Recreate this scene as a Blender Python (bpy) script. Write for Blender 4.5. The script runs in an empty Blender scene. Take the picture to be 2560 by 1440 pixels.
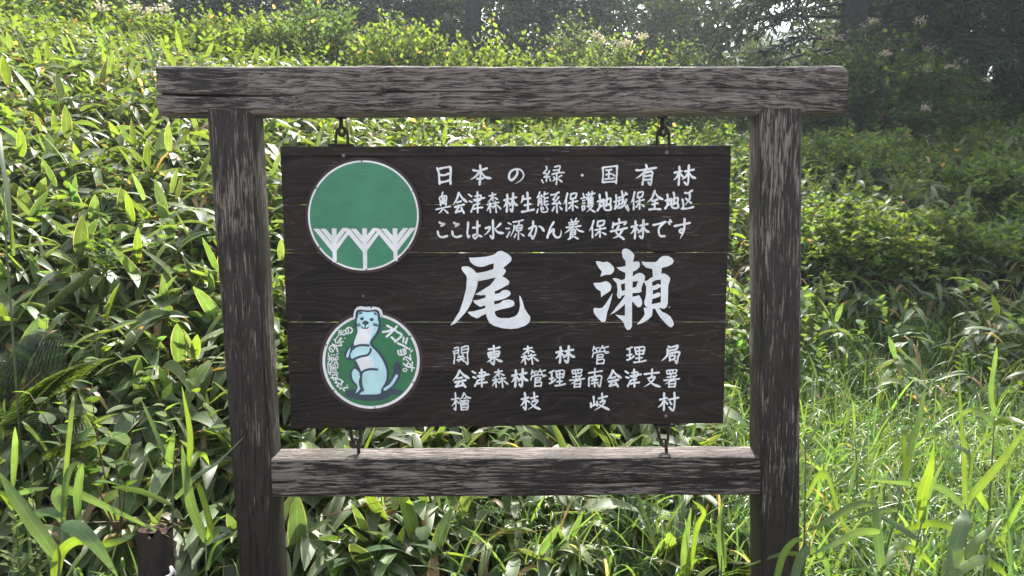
import bpy, math, random
import numpy as np
from mathutils import Vector, Matrix
from mathutils.geometry import tessellate_polygon
R = math.radians
random.seed(7)
rng = np.random.default_rng(11)
scene = bpy.context.scene
col = scene.collection

# ------------------------------------------------------------------ camera
CAM_D, CAM_Z, PITCH, FPX = 2.14, 1.55, R(6.0), 1850.0
cam = bpy.data.cameras.new('camera')
cam.sensor_width = 36.0
cam.lens = 36.0 * FPX / 2560.0
cam.clip_start, cam.clip_end = 0.05, 3000.0
cam_o = bpy.data.objects.new('camera', cam)
col.objects.link(cam_o)
cam_o.location = (0, -CAM_D, CAM_Z)
cam_o.rotation_euler = (R(90) - PITCH, 0, 0)
scene.camera = cam_o

# ------------------------------------------------------------------ sky, sun, exposure
SUN_AZ, SUN_EL = R(6.0), R(50.0)
SUN_STRENGTH, SKY_STRENGTH, EXPOSURE = 3.7, 0.15, 1.8
world = bpy.data.worlds.new('World')
scene.world = world
world.use_nodes = True
wn = world.node_tree
bg = wn.nodes['Background']
sky = wn.nodes.new('ShaderNodeTexSky')
sky.sky_type = 'NISHITA'
sky.sun_disc = False
sky.sun_elevation = SUN_EL
sky.sun_rotation = SUN_AZ
sky.dust_density = 4.0
sky.ozone_density = 0.4
sky.air_density = 0.9
hs = wn.nodes.new('ShaderNodeHueSaturation')           # a pale hazy summer sky
hs.inputs['Saturation'].default_value = .42
wn.links.new(sky.outputs['Color'], hs.inputs['Color'])
wn.links.new(hs.outputs['Color'], bg.inputs['Color'])
bg.inputs['Strength'].default_value = SKY_STRENGTH
sun = bpy.data.lights.new('sun', 'SUN')
sun.energy = SUN_STRENGTH
sun.angle = R(0.53)
sun.color = (1.0, 0.95, 0.86)
sun_o = bpy.data.objects.new('sun', sun)
col.objects.link(sun_o)
sdir = Vector((math.sin(SUN_AZ) * math.cos(SUN_EL), math.cos(SUN_AZ) * math.cos(SUN_EL), math.sin(SUN_EL)))
sun_o.rotation_euler = sdir.to_track_quat('Z', 'Y').to_euler()
sun_o.location = sdir * 60
scene.view_settings.view_transform = 'Standard'
scene.view_settings.look = 'None'
scene.view_settings.gamma = 1.0
scene.view_settings.exposure = EXPOSURE
VEIL_DENSITY = .0016
scene.cycles.volume_bounces = 1
scene.cycles.max_bounces = 7
scene.cycles.transmission_bounces = 5
scene.cycles.transparent_max_bounces = 4
scene.cycles.use_denoising = True

# ------------------------------------------------------------------ helpers
cp, sp = math.cos(PITCH), math.sin(PITCH)
def at(px, py, Y=0.0):
    """the point at depth Y that the survey pixel (px, py) sights"""
    u, v = (px - 1280.0) / FPX, (py - 720.0) / FPX
    d = (u, cp - v * sp, -sp - v * cp)
    t = (Y + CAM_D) / d[1]
    return Vector((u * t, Y, CAM_Z + d[2] * t))

def tag(o, label=None, cat=None, group=None, kind=None):
    if label: o['label'] = label
    if cat: o['category'] = cat
    if group: o['group'] = group
    if kind: o['kind'] = kind
    return o

def empty(name, loc, label, cat, group=None):
    o = bpy.data.objects.new(name, None)
    o.empty_display_size = 0.1
    col.objects.link(o)
    o.location = loc
    return tag(o, label, cat, group)

def mesh_obj(name, V, F, m, parent=None, smooth=True, tint=None, label=None):
    """V (n,3) world coordinates; F list of polygons or an int array (quads)"""
    me = bpy.data.meshes.new(name)
    V = np.asarray(V, dtype=np.float64).reshape(-1, 3)
    off = np.zeros(3)
    if parent is not None:
        w = Vector(parent.location)
        p = parent.parent
        while p: w = w + p.location; p = p.parent
        off = np.array(w)
    V = (V - off).astype(np.float32)
    if isinstance(F, np.ndarray):
        n, k = F.shape
        me.vertices.add(len(V)); me.vertices.foreach_set('co', V.ravel())
        me.loops.add(n * k); me.loops.foreach_set('vertex_index', F.astype(np.int32).ravel())
        me.polygons.add(n)
        me.polygons.foreach_set('loop_start', np.arange(0, n * k, k, dtype=np.int32))
        me.polygons.foreach_set('loop_total', np.full(n, k, dtype=np.int32))
        me.update(calc_edges=True)
        me.validate()
    else:
        me.from_pydata([tuple(v) for v in V], [], F)
        me.update()
    if smooth:
        me.polygons.foreach_set('use_smooth', np.ones(len(me.polygons), dtype=bool))
    if tint is not None:
        a = me.attributes.new('tint', 'FLOAT_COLOR', 'POINT')
        t = np.asarray(tint, dtype=np.float32)
        if t.shape[1] == 3: t = np.concatenate([t, np.ones((len(t), 1), np.float32)], 1)
        a.data.foreach_set('color', t.ravel())
    me.materials.append(m)
    o = bpy.data.objects.new(name, me)
    col.objects.link(o)
    if parent is not None: o.parent = parent
    if label: o['label'] = label
    return o

class Geo:
    def __init__(s): s.V = []; s.F = []; s.n = 0
    def add(s, V, F):
        s.V += [tuple(v) for v in V]
        s.F += [tuple(i + s.n for i in f) for f in F]
        s.n = len(s.V)
    def box(s, c, size, rot=None):
        pts = []
        for z in (-.5, .5):
            for y in (-.5, .5):
                for x in (-.5, .5):
                    p = Vector((x * size[0], y * size[1], z * size[2]))
                    if rot: p = rot @ p
                    pts.append(p + Vector(c))
        s.add(pts, [(0, 2, 3, 1), (4, 5, 7, 6), (0, 1, 5, 4), (2, 6, 7, 3), (0, 4, 6, 2), (1, 3, 7, 5)])
    def tube(s, P, r, sides=8, closed=False):
        P = [Vector(p) for p in P]
        n = len(P)
        rr = r if isinstance(r, (list, tuple)) else [r] * n
        V, F = [], []
        up = Vector((0.13, 0.97, 0.2))
        for i, p in enumerate(P):
            if closed: t = P[(i + 1) % n] - P[i - 1]
            else: t = P[min(i + 1, n - 1)] - P[max(i - 1, 0)]
            t = t.normalized() if t.length > 1e-9 else Vector((0, 0, 1))
            a = t.cross(up)
            if a.length < 1e-3: a = t.cross(Vector((1, 0, 0)))
            a.normalize(); b = t.cross(a)
            for k in range(sides):
                th = 2 * math.pi * k / sides
                V.append(p + (a * math.cos(th) + b * math.sin(th)) * rr[i])
        m = n if closed else n - 1
        for i in range(m):
            j = (i + 1) % n
            for k in range(sides):
                l = (k + 1) % sides
                F.append((i * sides + k, i * sides + l, j * sides + l, j * sides + k))
        if not closed:
            F.append(tuple(range(sides))[::-1]); F.append(tuple((n - 1) * sides + k for k in range(sides)))
        s.add(V, F)
    def poly(s, pts, holes=()):
        loops = [[Vector((p[0], p[2], 0)) for p in L] for L in [pts] + list(holes)]
        flat = [p for L in [pts] + list(holes) for p in L]
        tris = tessellate_polygon(loops)
        s.add(flat, [tuple(t) for t in tris])
    def build(s, name, m, parent=None, smooth=False, label=None):
        return mesh_obj(name, s.V, s.F, m, parent, smooth, None, label)

def smooth_line(pts, step=None, n=8):
    """Catmull-Rom through 2-D or 3-D points"""
    P = [np.array(p, float) for p in pts]
    if len(P) == 2: return [P[0] + (P[1] - P[0]) * k / n for k in range(n + 1)]
    P = [2 * P[0] - P[1]] + P + [2 * P[-1] - P[-2]]
    out = []
    for i in range(1, len(P) - 2):
        a, b, c, d = P[i - 1], P[i], P[i + 1], P[i + 2]
        for k in range(n):
            t = k / n
            out.append(.5 * (2 * b + (c - a) * t + (2 * a - 5 * b + 4 * c - d) * t * t + (3 * b - a - 3 * c + d) * t ** 3))
    out.append(P[-2])
    return out

# ------------------------------------------------------------------ materials
def nodes_of(m):
    m.use_nodes = True
    nt = m.node_tree
    return nt, nt.nodes['Principled BSDF'], nt.nodes['Material Output']

def N(nt, kind, **kw):
    n = nt.nodes.new(kind)
    for k, v in kw.items():
        if k in n.inputs: n.inputs[k].default_value = v
        else: setattr(n, k, v)
    return n

def ramp(nt, src, stops, interp='LINEAR'):
    r = nt.nodes.new('ShaderNodeValToRGB')
    r.color_ramp.interpolation = interp
    e = r.color_ramp.elements
    while len(e) < len(stops): e.new(0.5)
    for el, (p, c) in zip(e, stops):
        el.position = p
        el.color = (c, c, c, 1) if not isinstance(c, (tuple, list)) else (*c, 1)
    nt.links.new(src, r.inputs[0])
    return r.outputs[0]

def mixc(nt, fac, a, b, blend='MIX'):
    n = nt.nodes.new('ShaderNodeMix'); n.data_type = 'RGBA'; n.blend_type = blend
    for i, v in ((0, fac), (6, a), (7, b)):
        if isinstance(v, (int, float)): n.inputs[i].default_value = v
        elif isinstance(v, tuple): n.inputs[i].default_value = (*v, 1)
        else: nt.links.new(v, n.inputs[i])
    return n.outputs[2]

def math_n(nt, op, a, b=None, c=None, clamp=False):
    n = nt.nodes.new('ShaderNodeMath'); n.operation = op; n.use_clamp = clamp
    for i, v in enumerate((a, b, c)):
        if v is None: continue
        if isinstance(v, (int, float)): n.inputs[i].default_value = v
        else: nt.links.new(v, n.inputs[i])
    return n.outputs[0]

def noise(nt, vec, scale, detail=4, rough=.55, dist=0.0):
    n = N(nt, 'ShaderNodeTexNoise', Scale=scale, Detail=detail, Roughness=rough, Distortion=dist)
    nt.links.new(vec, n.inputs['Vector'])
    return n.outputs['Fac']

def mapped(nt, scale, loc=(0, 0, 0), rot=(0, 0, 0)):
    tc = nt.nodes.new('ShaderNodeTexCoord')
    mp = nt.nodes.new('ShaderNodeMapping')
    mp.inputs['Scale'].default_value = scale
    mp.inputs['Location'].default_value = loc
    mp.inputs['Rotation'].default_value = rot
    nt.links.new(tc.outputs['Object'], mp.inputs['Vector'])
    return mp.outputs['Vector']

def flat_mat(name, c, rough=.5, metal=0.0, var=.25, scale=9.0, bump=.0):
    m = bpy.data.materials.new(name)
    nt, b, out = nodes_of(m)
    v = mapped(nt, (1, 1, 1))
    f = noise(nt, v, scale, 6, .6)
    k = ramp(nt, f, [(.3, 1 - var), (.7, 1 + var * .3)])
    nt.links.new(mixc(nt, 1.0, c, k, 'MULTIPLY'), b.inputs['Base Color'])
    b.inputs['Roughness'].default_value = rough
    b.inputs['Metallic'].default_value = metal
    if bump:
        bp = N(nt, 'ShaderNodeBump', Strength=bump, Distance=.004)
        nt.links.new(noise(nt, v, scale * 6, 5), bp.inputs['Height'])
        nt.links.new(bp.outputs[0], b.inputs['Normal'])
    return m

def leaf_mat(name, trans=.45, rough=.4, spec=.5, gain=(3.4, 2.7, 1.0), margin=None):
    """tint (rgb) is the leaf's own colour, its alpha runs from 0 at the midrib to 1 at the margin"""
    m = bpy.data.materials.new(name)
    nt, b, out = nodes_of(m)
    at_ = N(nt, 'ShaderNodeAttribute', attribute_name='tint')
    c = at_.outputs['Color']
    v = mapped(nt, (1, 1, 1))
    f = ramp(nt, noise(nt, v, 14.0, 4, .6), [(.3, .72), (.7, 1.18)])
    c = mixc(nt, 1.0, c, f, 'MULTIPLY')
    c = mixc(nt, ramp(nt, at_.outputs['Alpha'], [(.03, .55), (.13, 0.0)]), c, mixc(nt, 1.0, c, (1.7, 1.6, 1.6), 'MULTIPLY'))
    sp_ = noise(nt, v, 70.0, 3, .6)
    c = mixc(nt, ramp(nt, sp_, [(.68, 0.0), (.74, .7)]), c, (.16, .11, .045))
    if margin:
        c = mixc(nt, ramp(nt, at_.outputs['Alpha'], [(.86, 0.0), (.97, .75)]), c, margin)
    nt.links.new(c, b.inputs['Base Color'])
    b.inputs['Roughness'].default_value = rough
    b.inputs['Specular IOR Level'].default_value = spec
    tr = nt.nodes.new('ShaderNodeBsdfTranslucent')
    g = nt.nodes.new('ShaderNodeVectorMath'); g.operation = 'MULTIPLY'
    nt.links.new(c, g.inputs[0]); g.inputs[1].default_value = gain
    nt.links.new(g.outputs[0], tr.inputs['Color'])
    mx = N(nt, 'ShaderNodeMixShader', Fac=trans)
    nt.links.new(b.outputs[0], mx.inputs[1]); nt.links.new(tr.outputs[0], mx.inputs[2])
    nt.links.new(mx.outputs[0], out.inputs['Surface'])
    return m

def wood_mat(name, axis, dark, bare, t0, t1, fade=None, seed=0.0, pits=.5, soft=.06, wav=.5):
    """weathered stained timber: stain (dark) flaking off bare grey wood along the grain.
    t0..t1 = share of bare wood; fade = (z where bare share is t0, z where it is t1)"""
    m = bpy.data.materials.new(name)
    nt, b, out = nodes_of(m)
    L = nt.links
    g = {'x': (1, 1, 1), 'z': (1, 1, 1)}[axis]
    st = (2.6, 34, 34) if axis == 'x' else (34, 34, 2.6)
    fine = (11, 215, 215) if axis == 'x' else (215, 215, 11)
    tc = nt.nodes.new('ShaderNodeTexCoord')
    # slow waviness of the grain
    wv = N(nt, 'ShaderNodeTexNoise', Scale=2.2, Detail=3, Roughness=.5)
    L.new(mapped(nt, (1, 1, 1), (seed, seed, seed)), wv.inputs['Vector'])
    sub = nt.nodes.new('ShaderNodeVectorMath'); sub.operation = 'SUBTRACT'
    L.new(wv.outputs['Color'], sub.inputs[0]); sub.inputs[1].default_value = (.5, .5, .5)
    scl = nt.nodes.new('ShaderNodeVectorMath'); scl.operation = 'MULTIPLY'
    L.new(sub.outputs[0], scl.inputs[0]); k = .05 * wav; scl.inputs[1].default_value = (0 if axis == 'x' else k, k, k if axis == 'x' else 0)
    add = nt.nodes.new('ShaderNodeVectorMath'); add.operation = 'ADD'
    L.new(tc.outputs['Object'], add.inputs[0]); L.new(scl.outputs[0], add.inputs[1])
    def mp(s, l):
        n = nt.nodes.new('ShaderNodeMapping'); n.inputs['Scale'].default_value = s; n.inputs['Location'].default_value = (l, l * 1.3, l * .7)
        L.new(add.outputs[0], n.inputs['Vector']); return n.outputs[0]
    coarse = noise(nt, mp(st, seed), 3.0, 5, .62)
    mid = noise(nt, mp(fine, seed + 3), 1.0, 6, .7)
    tiny = noise(nt, mp((14, 300, 300) if axis == 'x' else (300, 300, 14), seed + 5), 1.0, 3, .6)
    patch = noise(nt, mp((1, 1, 1), seed + 9), 4.0, 5, .6)
    crk = noise(nt, mp((3.4, 60, 60) if axis == 'x' else (60, 60, 3.4), seed + 7), 1.0, 4, .62)
    crk = ramp(nt, math_n(nt, 'ABSOLUTE', math_n(nt, 'SUBTRACT', crk, .5)), [(.006, 1.0), (.022, 0.0)])
    crk = math_n(nt, 'MULTIPLY', crk, ramp(nt, patch, [(.38, .35), (.55, 1.0)]))
    # bare mask
    s = math_n(nt, 'MULTIPLY_ADD', coarse, .50, math_n(nt, 'MULTIPLY', mid, .75))
    s = math_n(nt, 'MULTIPLY_ADD', patch, .54, s)            # mean about .795
    if fade:
        sx = nt.nodes.new('ShaderNodeSeparateXYZ'); L.new(tc.outputs['Object'], sx.inputs[0])
        mr = N(nt, 'ShaderNodeMapRange'); L.new(sx.outputs['Z'], mr.inputs[0])
        mr.inputs[1].default_value, mr.inputs[2].default_value = fade
        mr.inputs[3].default_value, mr.inputs[4].default_value = t0, t1
        thr = mr.outputs[0]
    else: thr = t0
    d = math_n(nt, 'SUBTRACT', s, thr)
    mask = math_n(nt, 'DIVIDE', d, soft, clamp=True)
    barev = mixc(nt, ramp(nt, mid, [(.30, 0.0), (.62, 1.0)]), tuple(x * .42 for x in bare), bare)
    barev = mixc(nt, ramp(nt, tiny, [(.34, .8), (.5, 0.0)]), barev, tuple(x * .18 for x in bare))
    darkv = mixc(nt, ramp(nt, mid, [(.3, 0.0), (.7, 1.0)]), tuple(x * .6 for x in dark), tuple(x * 1.35 for x in dark))
    c = mixc(nt, mask, darkv, barev)
    c = mixc(nt, math_n(nt, 'MULTIPLY', crk, .85), c, (.006, .005, .005))
    L.new(c, b.inputs['Base Color'])
    L.new(ramp(nt, mask, [(0, .55), (1, .85)]), b.inputs['Roughness'])
    b.inputs['Specular IOR Level'].default_value = .35
    h = math_n(nt, 'MULTIPLY_ADD', mid, .8, math_n(nt, 'MULTIPLY', mask, -.35))
    h = math_n(nt, 'MULTIPLY_ADD', tiny, .35, h)
    h = math_n(nt, 'MULTIPLY_ADD', crk, -.9, h)
    bp = N(nt, 'ShaderNodeBump', Strength=.9, Distance=.006)
    L.new(h, bp.inputs['Height']); L.new(bp.outputs[0], b.inputs['Normal'])
    return m

def board_mat():
    """charred-brown cedar boards: growth rings as fine ridges, worn pale in streaks"""
    m = bpy.data.materials.new('board_wood')
    nt, b, out = nodes_of(m); L = nt.links
    tc = nt.nodes.new('ShaderNodeTexCoord')
    info = nt.nodes.new('ShaderNodeSeparateXYZ'); L.new(tc.outputs['Object'], info.inputs[0])
    # every board has its own figure: shift the pattern by a board number kept in the tint attribute
    at_ = N(nt, 'ShaderNodeAttribute', attribute_name='tint')
    sh = nt.nodes.new('ShaderNodeVectorMath'); sh.operation = 'MULTIPLY_ADD'
    L.new(at_.outputs['Color'], sh.inputs[0]); sh.inputs[1].default_value = (7.0, 3.0, 5.0)
    L.new(tc.outputs['Object'], sh.inputs[2])
    def mp(s, l=0.0):
        n = nt.nodes.new('ShaderNodeMapping'); n.inputs['Scale'].default_value = s; n.inputs['Location'].default_value = (l, l, l)
        L.new(sh.outputs[0], n.inputs['Vector']); return n.outputs[0]
    field = noise(nt, mp((1.0, 1, 5.2)), 1.5, 2.0, .35)
    rings = math_n(nt, 'FRACT', math_n(nt, 'MULTIPLY', field, 20.0))
    line = ramp(nt, rings, [(0.0, 1.0), (.10, .35), (.55, 0.0), (.93, .1), (1.0, 1.0)])
    fine = noise(nt, mp((5, 5, 190)), 1.0, 5, .7)
    streak = noise(nt, mp((16, 16, 330), 4.0), 1.0, 3, .6)
    patch = noise(nt, mp((1.4, 1, 3.2), 2.0), 2.0, 4, .6)
    brown = mixc(nt, ramp(nt, patch, [(.40, 0.0), (.62, 1.0)]), (.0032, .0026, .0029), (.019, .0112, .0092))
    c = mixc(nt, ramp(nt, fine, [(.38, 0.0), (.68, .55)]), brown, (.034, .026, .024))
    c = mixc(nt, math_n(nt, 'MULTIPLY', line, .60), c, (.045, .034, .031))
    w = math_n(nt, 'MULTIPLY', ramp(nt, streak, [(.62, 0.0), (.68, 1.0)]), ramp(nt, patch, [(.48, .04), (.62, .7)]))
    c = mixc(nt, w, c, (.20, .18, .175))
    L.new(c, b.inputs['Base Color'])
    b.inputs['Roughness'].default_value = .62
    b.inputs['Specular IOR Level'].default_value = .16
    h = math_n(nt, 'MULTIPLY_ADD', line, .7, math_n(nt, 'MULTIPLY', fine, .7))
    bp = N(nt, 'ShaderNodeBump', Strength=.6, Distance=.003)
    L.new(h, bp.inputs['Height']); L.new(bp.outputs[0], b.inputs['Normal'])
    return m

def paint_mat(name, c, rough=.5, worn=None, amt=.0):
    m = bpy.data.materials.new(name)
    nt, b, out = nodes_of(m)
    v = mapped(nt, (3, 3, 40)); v2 = mapped(nt, (1, 1, 1))
    k = ramp(nt, noise(nt, v2, 9, 7, .7), [(.3, .74), (.7, 1.12)])
    cc = mixc(nt, 1.0, c, k, 'MULTIPLY')
    if worn:
        cc = mixc(nt, ramp(nt, noise(nt, v, 6, 5, .7), [(.60, 0.0), (.70, amt)]), cc, worn)
    nt.links.new(cc, b.inputs['Base Color'])
    b.inputs['Roughness'].default_value = rough
    return m

M = dict(
    beam=wood_mat('weathered_beam_wood', 'x', (.026, .0195, .018), (.255, .222, .203), .80, .80, seed=2.0, soft=.07, wav=1.6),
    low=wood_mat('weathered_rail_wood', 'x', (.025, .0175, .016), (.235, .20, .175), .88, .88, seed=6.0, soft=.035, wav=.7),
    postl=wood_mat('stained_post_wood', 'z', (.025, .0175, .016), (.22, .185, .16), 1.03, .91, (.7, 1.7), seed=11.0, soft=.04),
    postr=wood_mat('stained_post_wood_grey', 'z', (.025, .0175, .016), (.235, .205, .18), 1.04, .875, (.6, 1.75), seed=15.0, soft=.05),
    board=board_mat(),
    batten=flat_mat('dark_batten_wood', (.013, .0105, .011), .7),
    iron=flat_mat('rusty_iron', (.035, .026, .024), .62, .6, .5, 60, .3),
    screw=flat_mat('screw_steel', (.20, .18, .17), .45, .9, .4, 90),
    white=paint_mat('white_paint', (.70, .73, .76), .5, (.30, .30, .32), .6),
    white2=paint_mat('white_enamel', (.74, .74, .78), .38),
    green=paint_mat('green_enamel', (.040, .205, .115), .33, (.11, .27, .19), .8),
    green2=paint_mat('deep_green_enamel', (.012, .150, .055), .36),
    navy=paint_mat('navy_enamel', (.022, .045, .075), .4),
    ice=paint_mat('ice_blue_enamel', (.44, .70, .75), .4),
    brownp=flat_mat('red_brown_stain', (.032, .0145, .0125), .55, 0, .3, 14),
    stake=wood_mat('stake_wood', 'z', (.018, .011, .010), (.08, .05, .042), .96, .96, seed=20.0),
    rot=flat_mat('rotten_wood', (.075, .036, .028), .9, 0, .6, 60, .8),
    rope=flat_mat('white_rope', (.55, .56, .56), .8, 0, .2, 80, .4),
    sasa=leaf_mat('bamboo_grass_leaf', .42, .48, .5, (2.4, 2.25, .95), (.30, .28, .15)),
    reed=leaf_mat('reed_leaf', .40, .40, .6, (3.0, 2.8, .9)),
    grassm=leaf_mat('grass_blade', .38, .38, .7, (2.5, 2.4, 1.05)),
    shrubm=leaf_mat('shrub_leaf', .45, .65, .22, (2.6, 2.45, 1.0)),
    treem=leaf_mat('tree_leaf', .34, .65, .2, (3.2, 2.6, .9)),
    fernm=leaf_mat('fern_leaf', .4, .5, .4, (3.2, 2.6, .8)),
    needle=leaf_mat('conifer_needles', .18, .8, .1, (2.4, 2.0, .9)),
    flower=leaf_mat('cream_blossom', .35, .7, .3, (1.1, 1.1, 1.0)),
    bark=flat_mat('bark', (.045, .040, .036), .9, 0, .55, 18, 1.0),
    stem=flat_mat('green_stem', (.085, .11, .04), .6, 0, .4, 40),
    redstem=flat_mat('red_stem', (.10, .05, .03), .6, 0, .4, 40),
    moss=flat_mat('moss', (.07, .10, .012), .95, 0, .6, 70, 1.0),
    soil=flat_mat('forest_soil', (.055, .042, .028), .95, 0, .55, 8, .8),
    hill=flat_mat('far_wooded_hill', (.05, .085, .06), .95, 0, .4, .05),
)

# ------------------------------------------------------------------ the ground
SK = [-1.1, -.7, -.35, 0., .35, .7, 1.1]
DK = [0., 1.0, 2.0, 2.5, 3.2, 4.5, 6., 8., 11., 15., 25., 60., 200.]
CZ = np.array([
 [.05, .08, .30, .45, 1.05, 2.05, 3.0, 3.7, 4.3, 4.6, 5.2, 8., 9.],
 [.03, .05, .25, .40, .95, 1.93, 2.75, 3.55, 4.1, 4.4, 5.0, 7., 8.],
 [.02, .05, .20, .35, .80, 1.60, 2.35, 3.12, 3.4, 3.6, 4.0, 6., 7.],
 [.00, .03, .15, .28, .52, 1.10, 1.65, 2.40, 2.9, 3.2, 3.6, 5., 6.],
 [.00, .03, .10, .20, .32, .52, .98, 1.78, 2.6, 3.0, 3.4, 5., 6.],
 [.00, .03, .10, .20, .30, .45, .82, 1.60, 2.75, 3.1, 3.4, 5., 6.],
 [.00, .03, .10, .20, .30, .45, .80, 1.55, 2.6, 3.1, 3.4, 5., 6.]])
def canopy(s, d):
    s = np.clip(np.asarray(s, float), SK[0], SK[-1]); d = np.clip(np.asarray(d, float), 0, 200)
    rows = np.stack([np.interp(d, DK, CZ[i]) for i in range(len(SK))], 0)
    i = np.clip(np.searchsorted(SK, s) - 1, 0, len(SK) - 2)
    sk = np.array(SK)
    f = (s - sk[i]) / (sk[i + 1] - sk[i]); f = f * f * (3 - 2 * f)
    ii = i.reshape(1, *i.shape)
    a = np.take_along_axis(rows, ii, 0)[0]; b = np.take_along_axis(rows, ii + 1, 0)[0]
    return a * (1 - f) + b * f
def ground_z(X, Y):
    X = np.asarray(X, float); d = np.maximum(np.asarray(Y, float) + CAM_D, .6)
    c = canopy(X / d, d)
    h = np.interp(d, [1.5, 2.6, 4.0], [.02, .16, .42]) * np.clip(c / .6, .15, 1)
    bump = .05 * np.sin(X * 2.1 + 1.3) * np.sin(Y * 1.7) * np.clip((d - 2) / 3, 0, 1)
    return c - h + bump
def gz(x, y): return float(ground_z(np.array([x]), np.array([y]))[0])

xs = np.concatenate([np.linspace(-110, -16, 14), np.linspace(-14, 14, 113), np.linspace(16, 110, 14)])
ys = np.concatenate([np.linspace(-50, -4, 10), np.linspace(-3.4, 14, 100), np.linspace(15, 125, 36)])
gx, gy = np.meshgrid(xs, ys)
gzz = ground_z(gx, gy)
nx, ny = len(xs), len(ys)
idx = np.arange(nx * ny).reshape(ny, nx)
gf = np.stack([idx[:-1, :-1], idx[:-1, 1:], idx[1:, 1:], idx[1:, :-1]], -1).reshape(-1, 4)
tag(mesh_obj('ground', np.stack([gx, gy, gzz], -1), gf, M['soil']), kind='structure')

hx = np.linspace(-108, 108, 110); hd = np.linspace(62, 120, 20)
hX, hD = np.meshgrid(hx, hd)
hZ = 3 + (11 + 8 * np.exp(-((hX - 31) / 13.) ** 2) + 5 * np.exp(-((hX + 40) / 30.) ** 2)) * np.clip((hD - 62) / 22, 0, 1) ** .7 + .5 * np.sin(hX * .9) * np.sin(hX * .37 + hD * .2) + .25 * np.sin(hX * 2.3 + hD)
hi = np.arange(hX.size).reshape(hX.shape)
tag(mesh_obj('hills', np.stack([hX, hD, hZ], -1), np.stack([hi[:-1, :-1], hi[:-1, 1:], hi[1:, 1:], hi[1:, :-1]], -1).reshape(-1, 4), M['hill']), kind='structure')

# ------------------------------------------------------------------ the timber frame
def lerp(a, b, t): return a + (b - a) * t
def timber(corner, along, section_n, crack=None, nl=260, rows=26, wob=.0012, back=.13, ch_t=.007, ch_b=.012, seed=1):
    """corner(t, v) -> point on the front face (t along, v 0 bottom..1 top). The rest of the section is swept behind it.
    crack: list of (t, v, half width, depth)"""
    r = np.random.default_rng(seed)
    ts = np.linspace(0, 1, nl)
    ct = np.array(crack) if crack else None
    # low and high frequency relief along the grain
    def relief(k, n_):
        g = r.normal(size=(n_, k)); q = np.linspace(0, k - 1, nl)
        i = np.clip(q.astype(int), 0, k - 2); f = q - i; f = f * f * (3 - 2 * f)
        return g[:, i] * (1 - f) + g[:, i + 1] * f
    V = []
    nb = rows
    rel = relief(9, nb + 8) * wob + relief(40, nb + 8) * wob * .5
    for it, t in enumerate(ts):
        if ct is not None:
            vc = np.interp(t, ct[:, 0], ct[:, 1]); w = np.interp(t, ct[:, 0], ct[:, 2]); dp = np.interp(t, ct[:, 0], ct[:, 3])
            nlo = nb // 2
            vs = list(np.linspace(0, vc - w, nlo)) + [vc - w * .8, vc + w * .8] + list(np.linspace(vc + w, 1, nb - nlo - 2))
        else: vs = list(np.linspace(0, 1, nb))
        ring = []
        for j, v in enumerate(vs):
            p = Vector(corner(t, v))
            e = min(v, 1 - v) * 4
            p.y += rel[j, it] * min(1, .2 + e)
            if ct is not None and j in (nb // 2, nb // 2 + 1): p.y += dp
            ring.append(p)
        n_out = section_n
        top, bot = Vector(corner(t, 1)), Vector(corner(t, 0))
        up = (top - bot).normalized(); bk = Vector((0, 1, 0))
        o = rel[nb:, it]
        ring += [top + up * ch_t * .8 + bk * ch_t * .8 + up * o[0], top + up * (ch_t + o[1]) + bk * back * .5, top + up * (ch_t * .8 + o[2]) + bk * (back - ch_t), top + bk * back]
        ring += [bot + bk * back, bot - up * ch_b * .8 + bk * (back - ch_b), bot - up * (ch_b + o[4]) + bk * back * .5, bot - up * (ch_b * .8 + o[5]) + bk * ch_b * .8]
        V += ring
    m = nb + 8
    F = []
    for i in range(nl - 1):
        for k in range(m):
            l = (k + 1) % m
            F.append((i * m + k, i * m + l, (i + 1) * m + l, (i + 1) * m + k))
    F.append(tuple(range(m))); F.append(tuple((nl - 1) * m + k for k in range(m))[::-1])
    return V, F

frame = empty('sign_stand', at(1262, 2000), 'dark brown weathered timber frame of two posts and two cross beams holding the sign', 'sign stand')
def quad(a, b, c, d):      # bottom-left, bottom-right, top-left, top-right
    def f(t, v):
        p = lerp(lerp(a, b, t), lerp(c, d, t), v)
        return p
    return f
YB = -.004
tb = quad(at(393, 272, YB), at(2120, 266, YB), at(390, 170, YB), at(2120, 171, YB))
def tx(px): return (px - 391.5) / 1729.
def tv(px, py): return (lerp(272, 266, tx(px)) - py) / lerp(102, 95, tx(px))
ck = [(390, 233, 4.2, .03), (450, 236, 4.2, .03), (560, 238, 3.4, .03), (680, 239, 2.0, .022), (735, 236, .5, .004), (790, 229, .8, .012), (900, 228, 1.3, .02),
      (1200, 229, 1.4, .02), (1300, 232, .6, .01), (1440, 229, .4, .006), (1560, 220, .9, .015), (1700, 217, 1.2, .02), (1900, 222, 1.5, .022), (2000, 225, 1.7, .022), (2121, 229, 2.0, .025)]
ck = [(tx(a), tv(a, b), w / 100., d) for a, b, w, d in ck]
V, F = timber(tb, 'x', 0, ck, nl=300, wob=.0013, back=.135, ch_t=.008, ch_b=.016, seed=3)
V = [Vector(p) for p in V]
xe = max(p.x for p in V); zt = max(p.z for p in V); zb_ = min(p.z for p in V)
for p in V:
    for xx, sg in ((xe, -1),):
        e = max(0, 1 - (xx - p.x) / .022)
        f = max(0, (p.z - zt + .035) / .035)
        if e * f > 0: p.z -= .022 * (e * f) ** 1.3
mesh_obj('top_beam', V, F, M['beam'], frame)
YL = .012
lb = quad(at(674, 1240, YL), at(1908, 1233, YL), at(673, 1153, YL), at(1908, 1147, YL))
lx = lambda px: (px - 673) / 1235.
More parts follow.
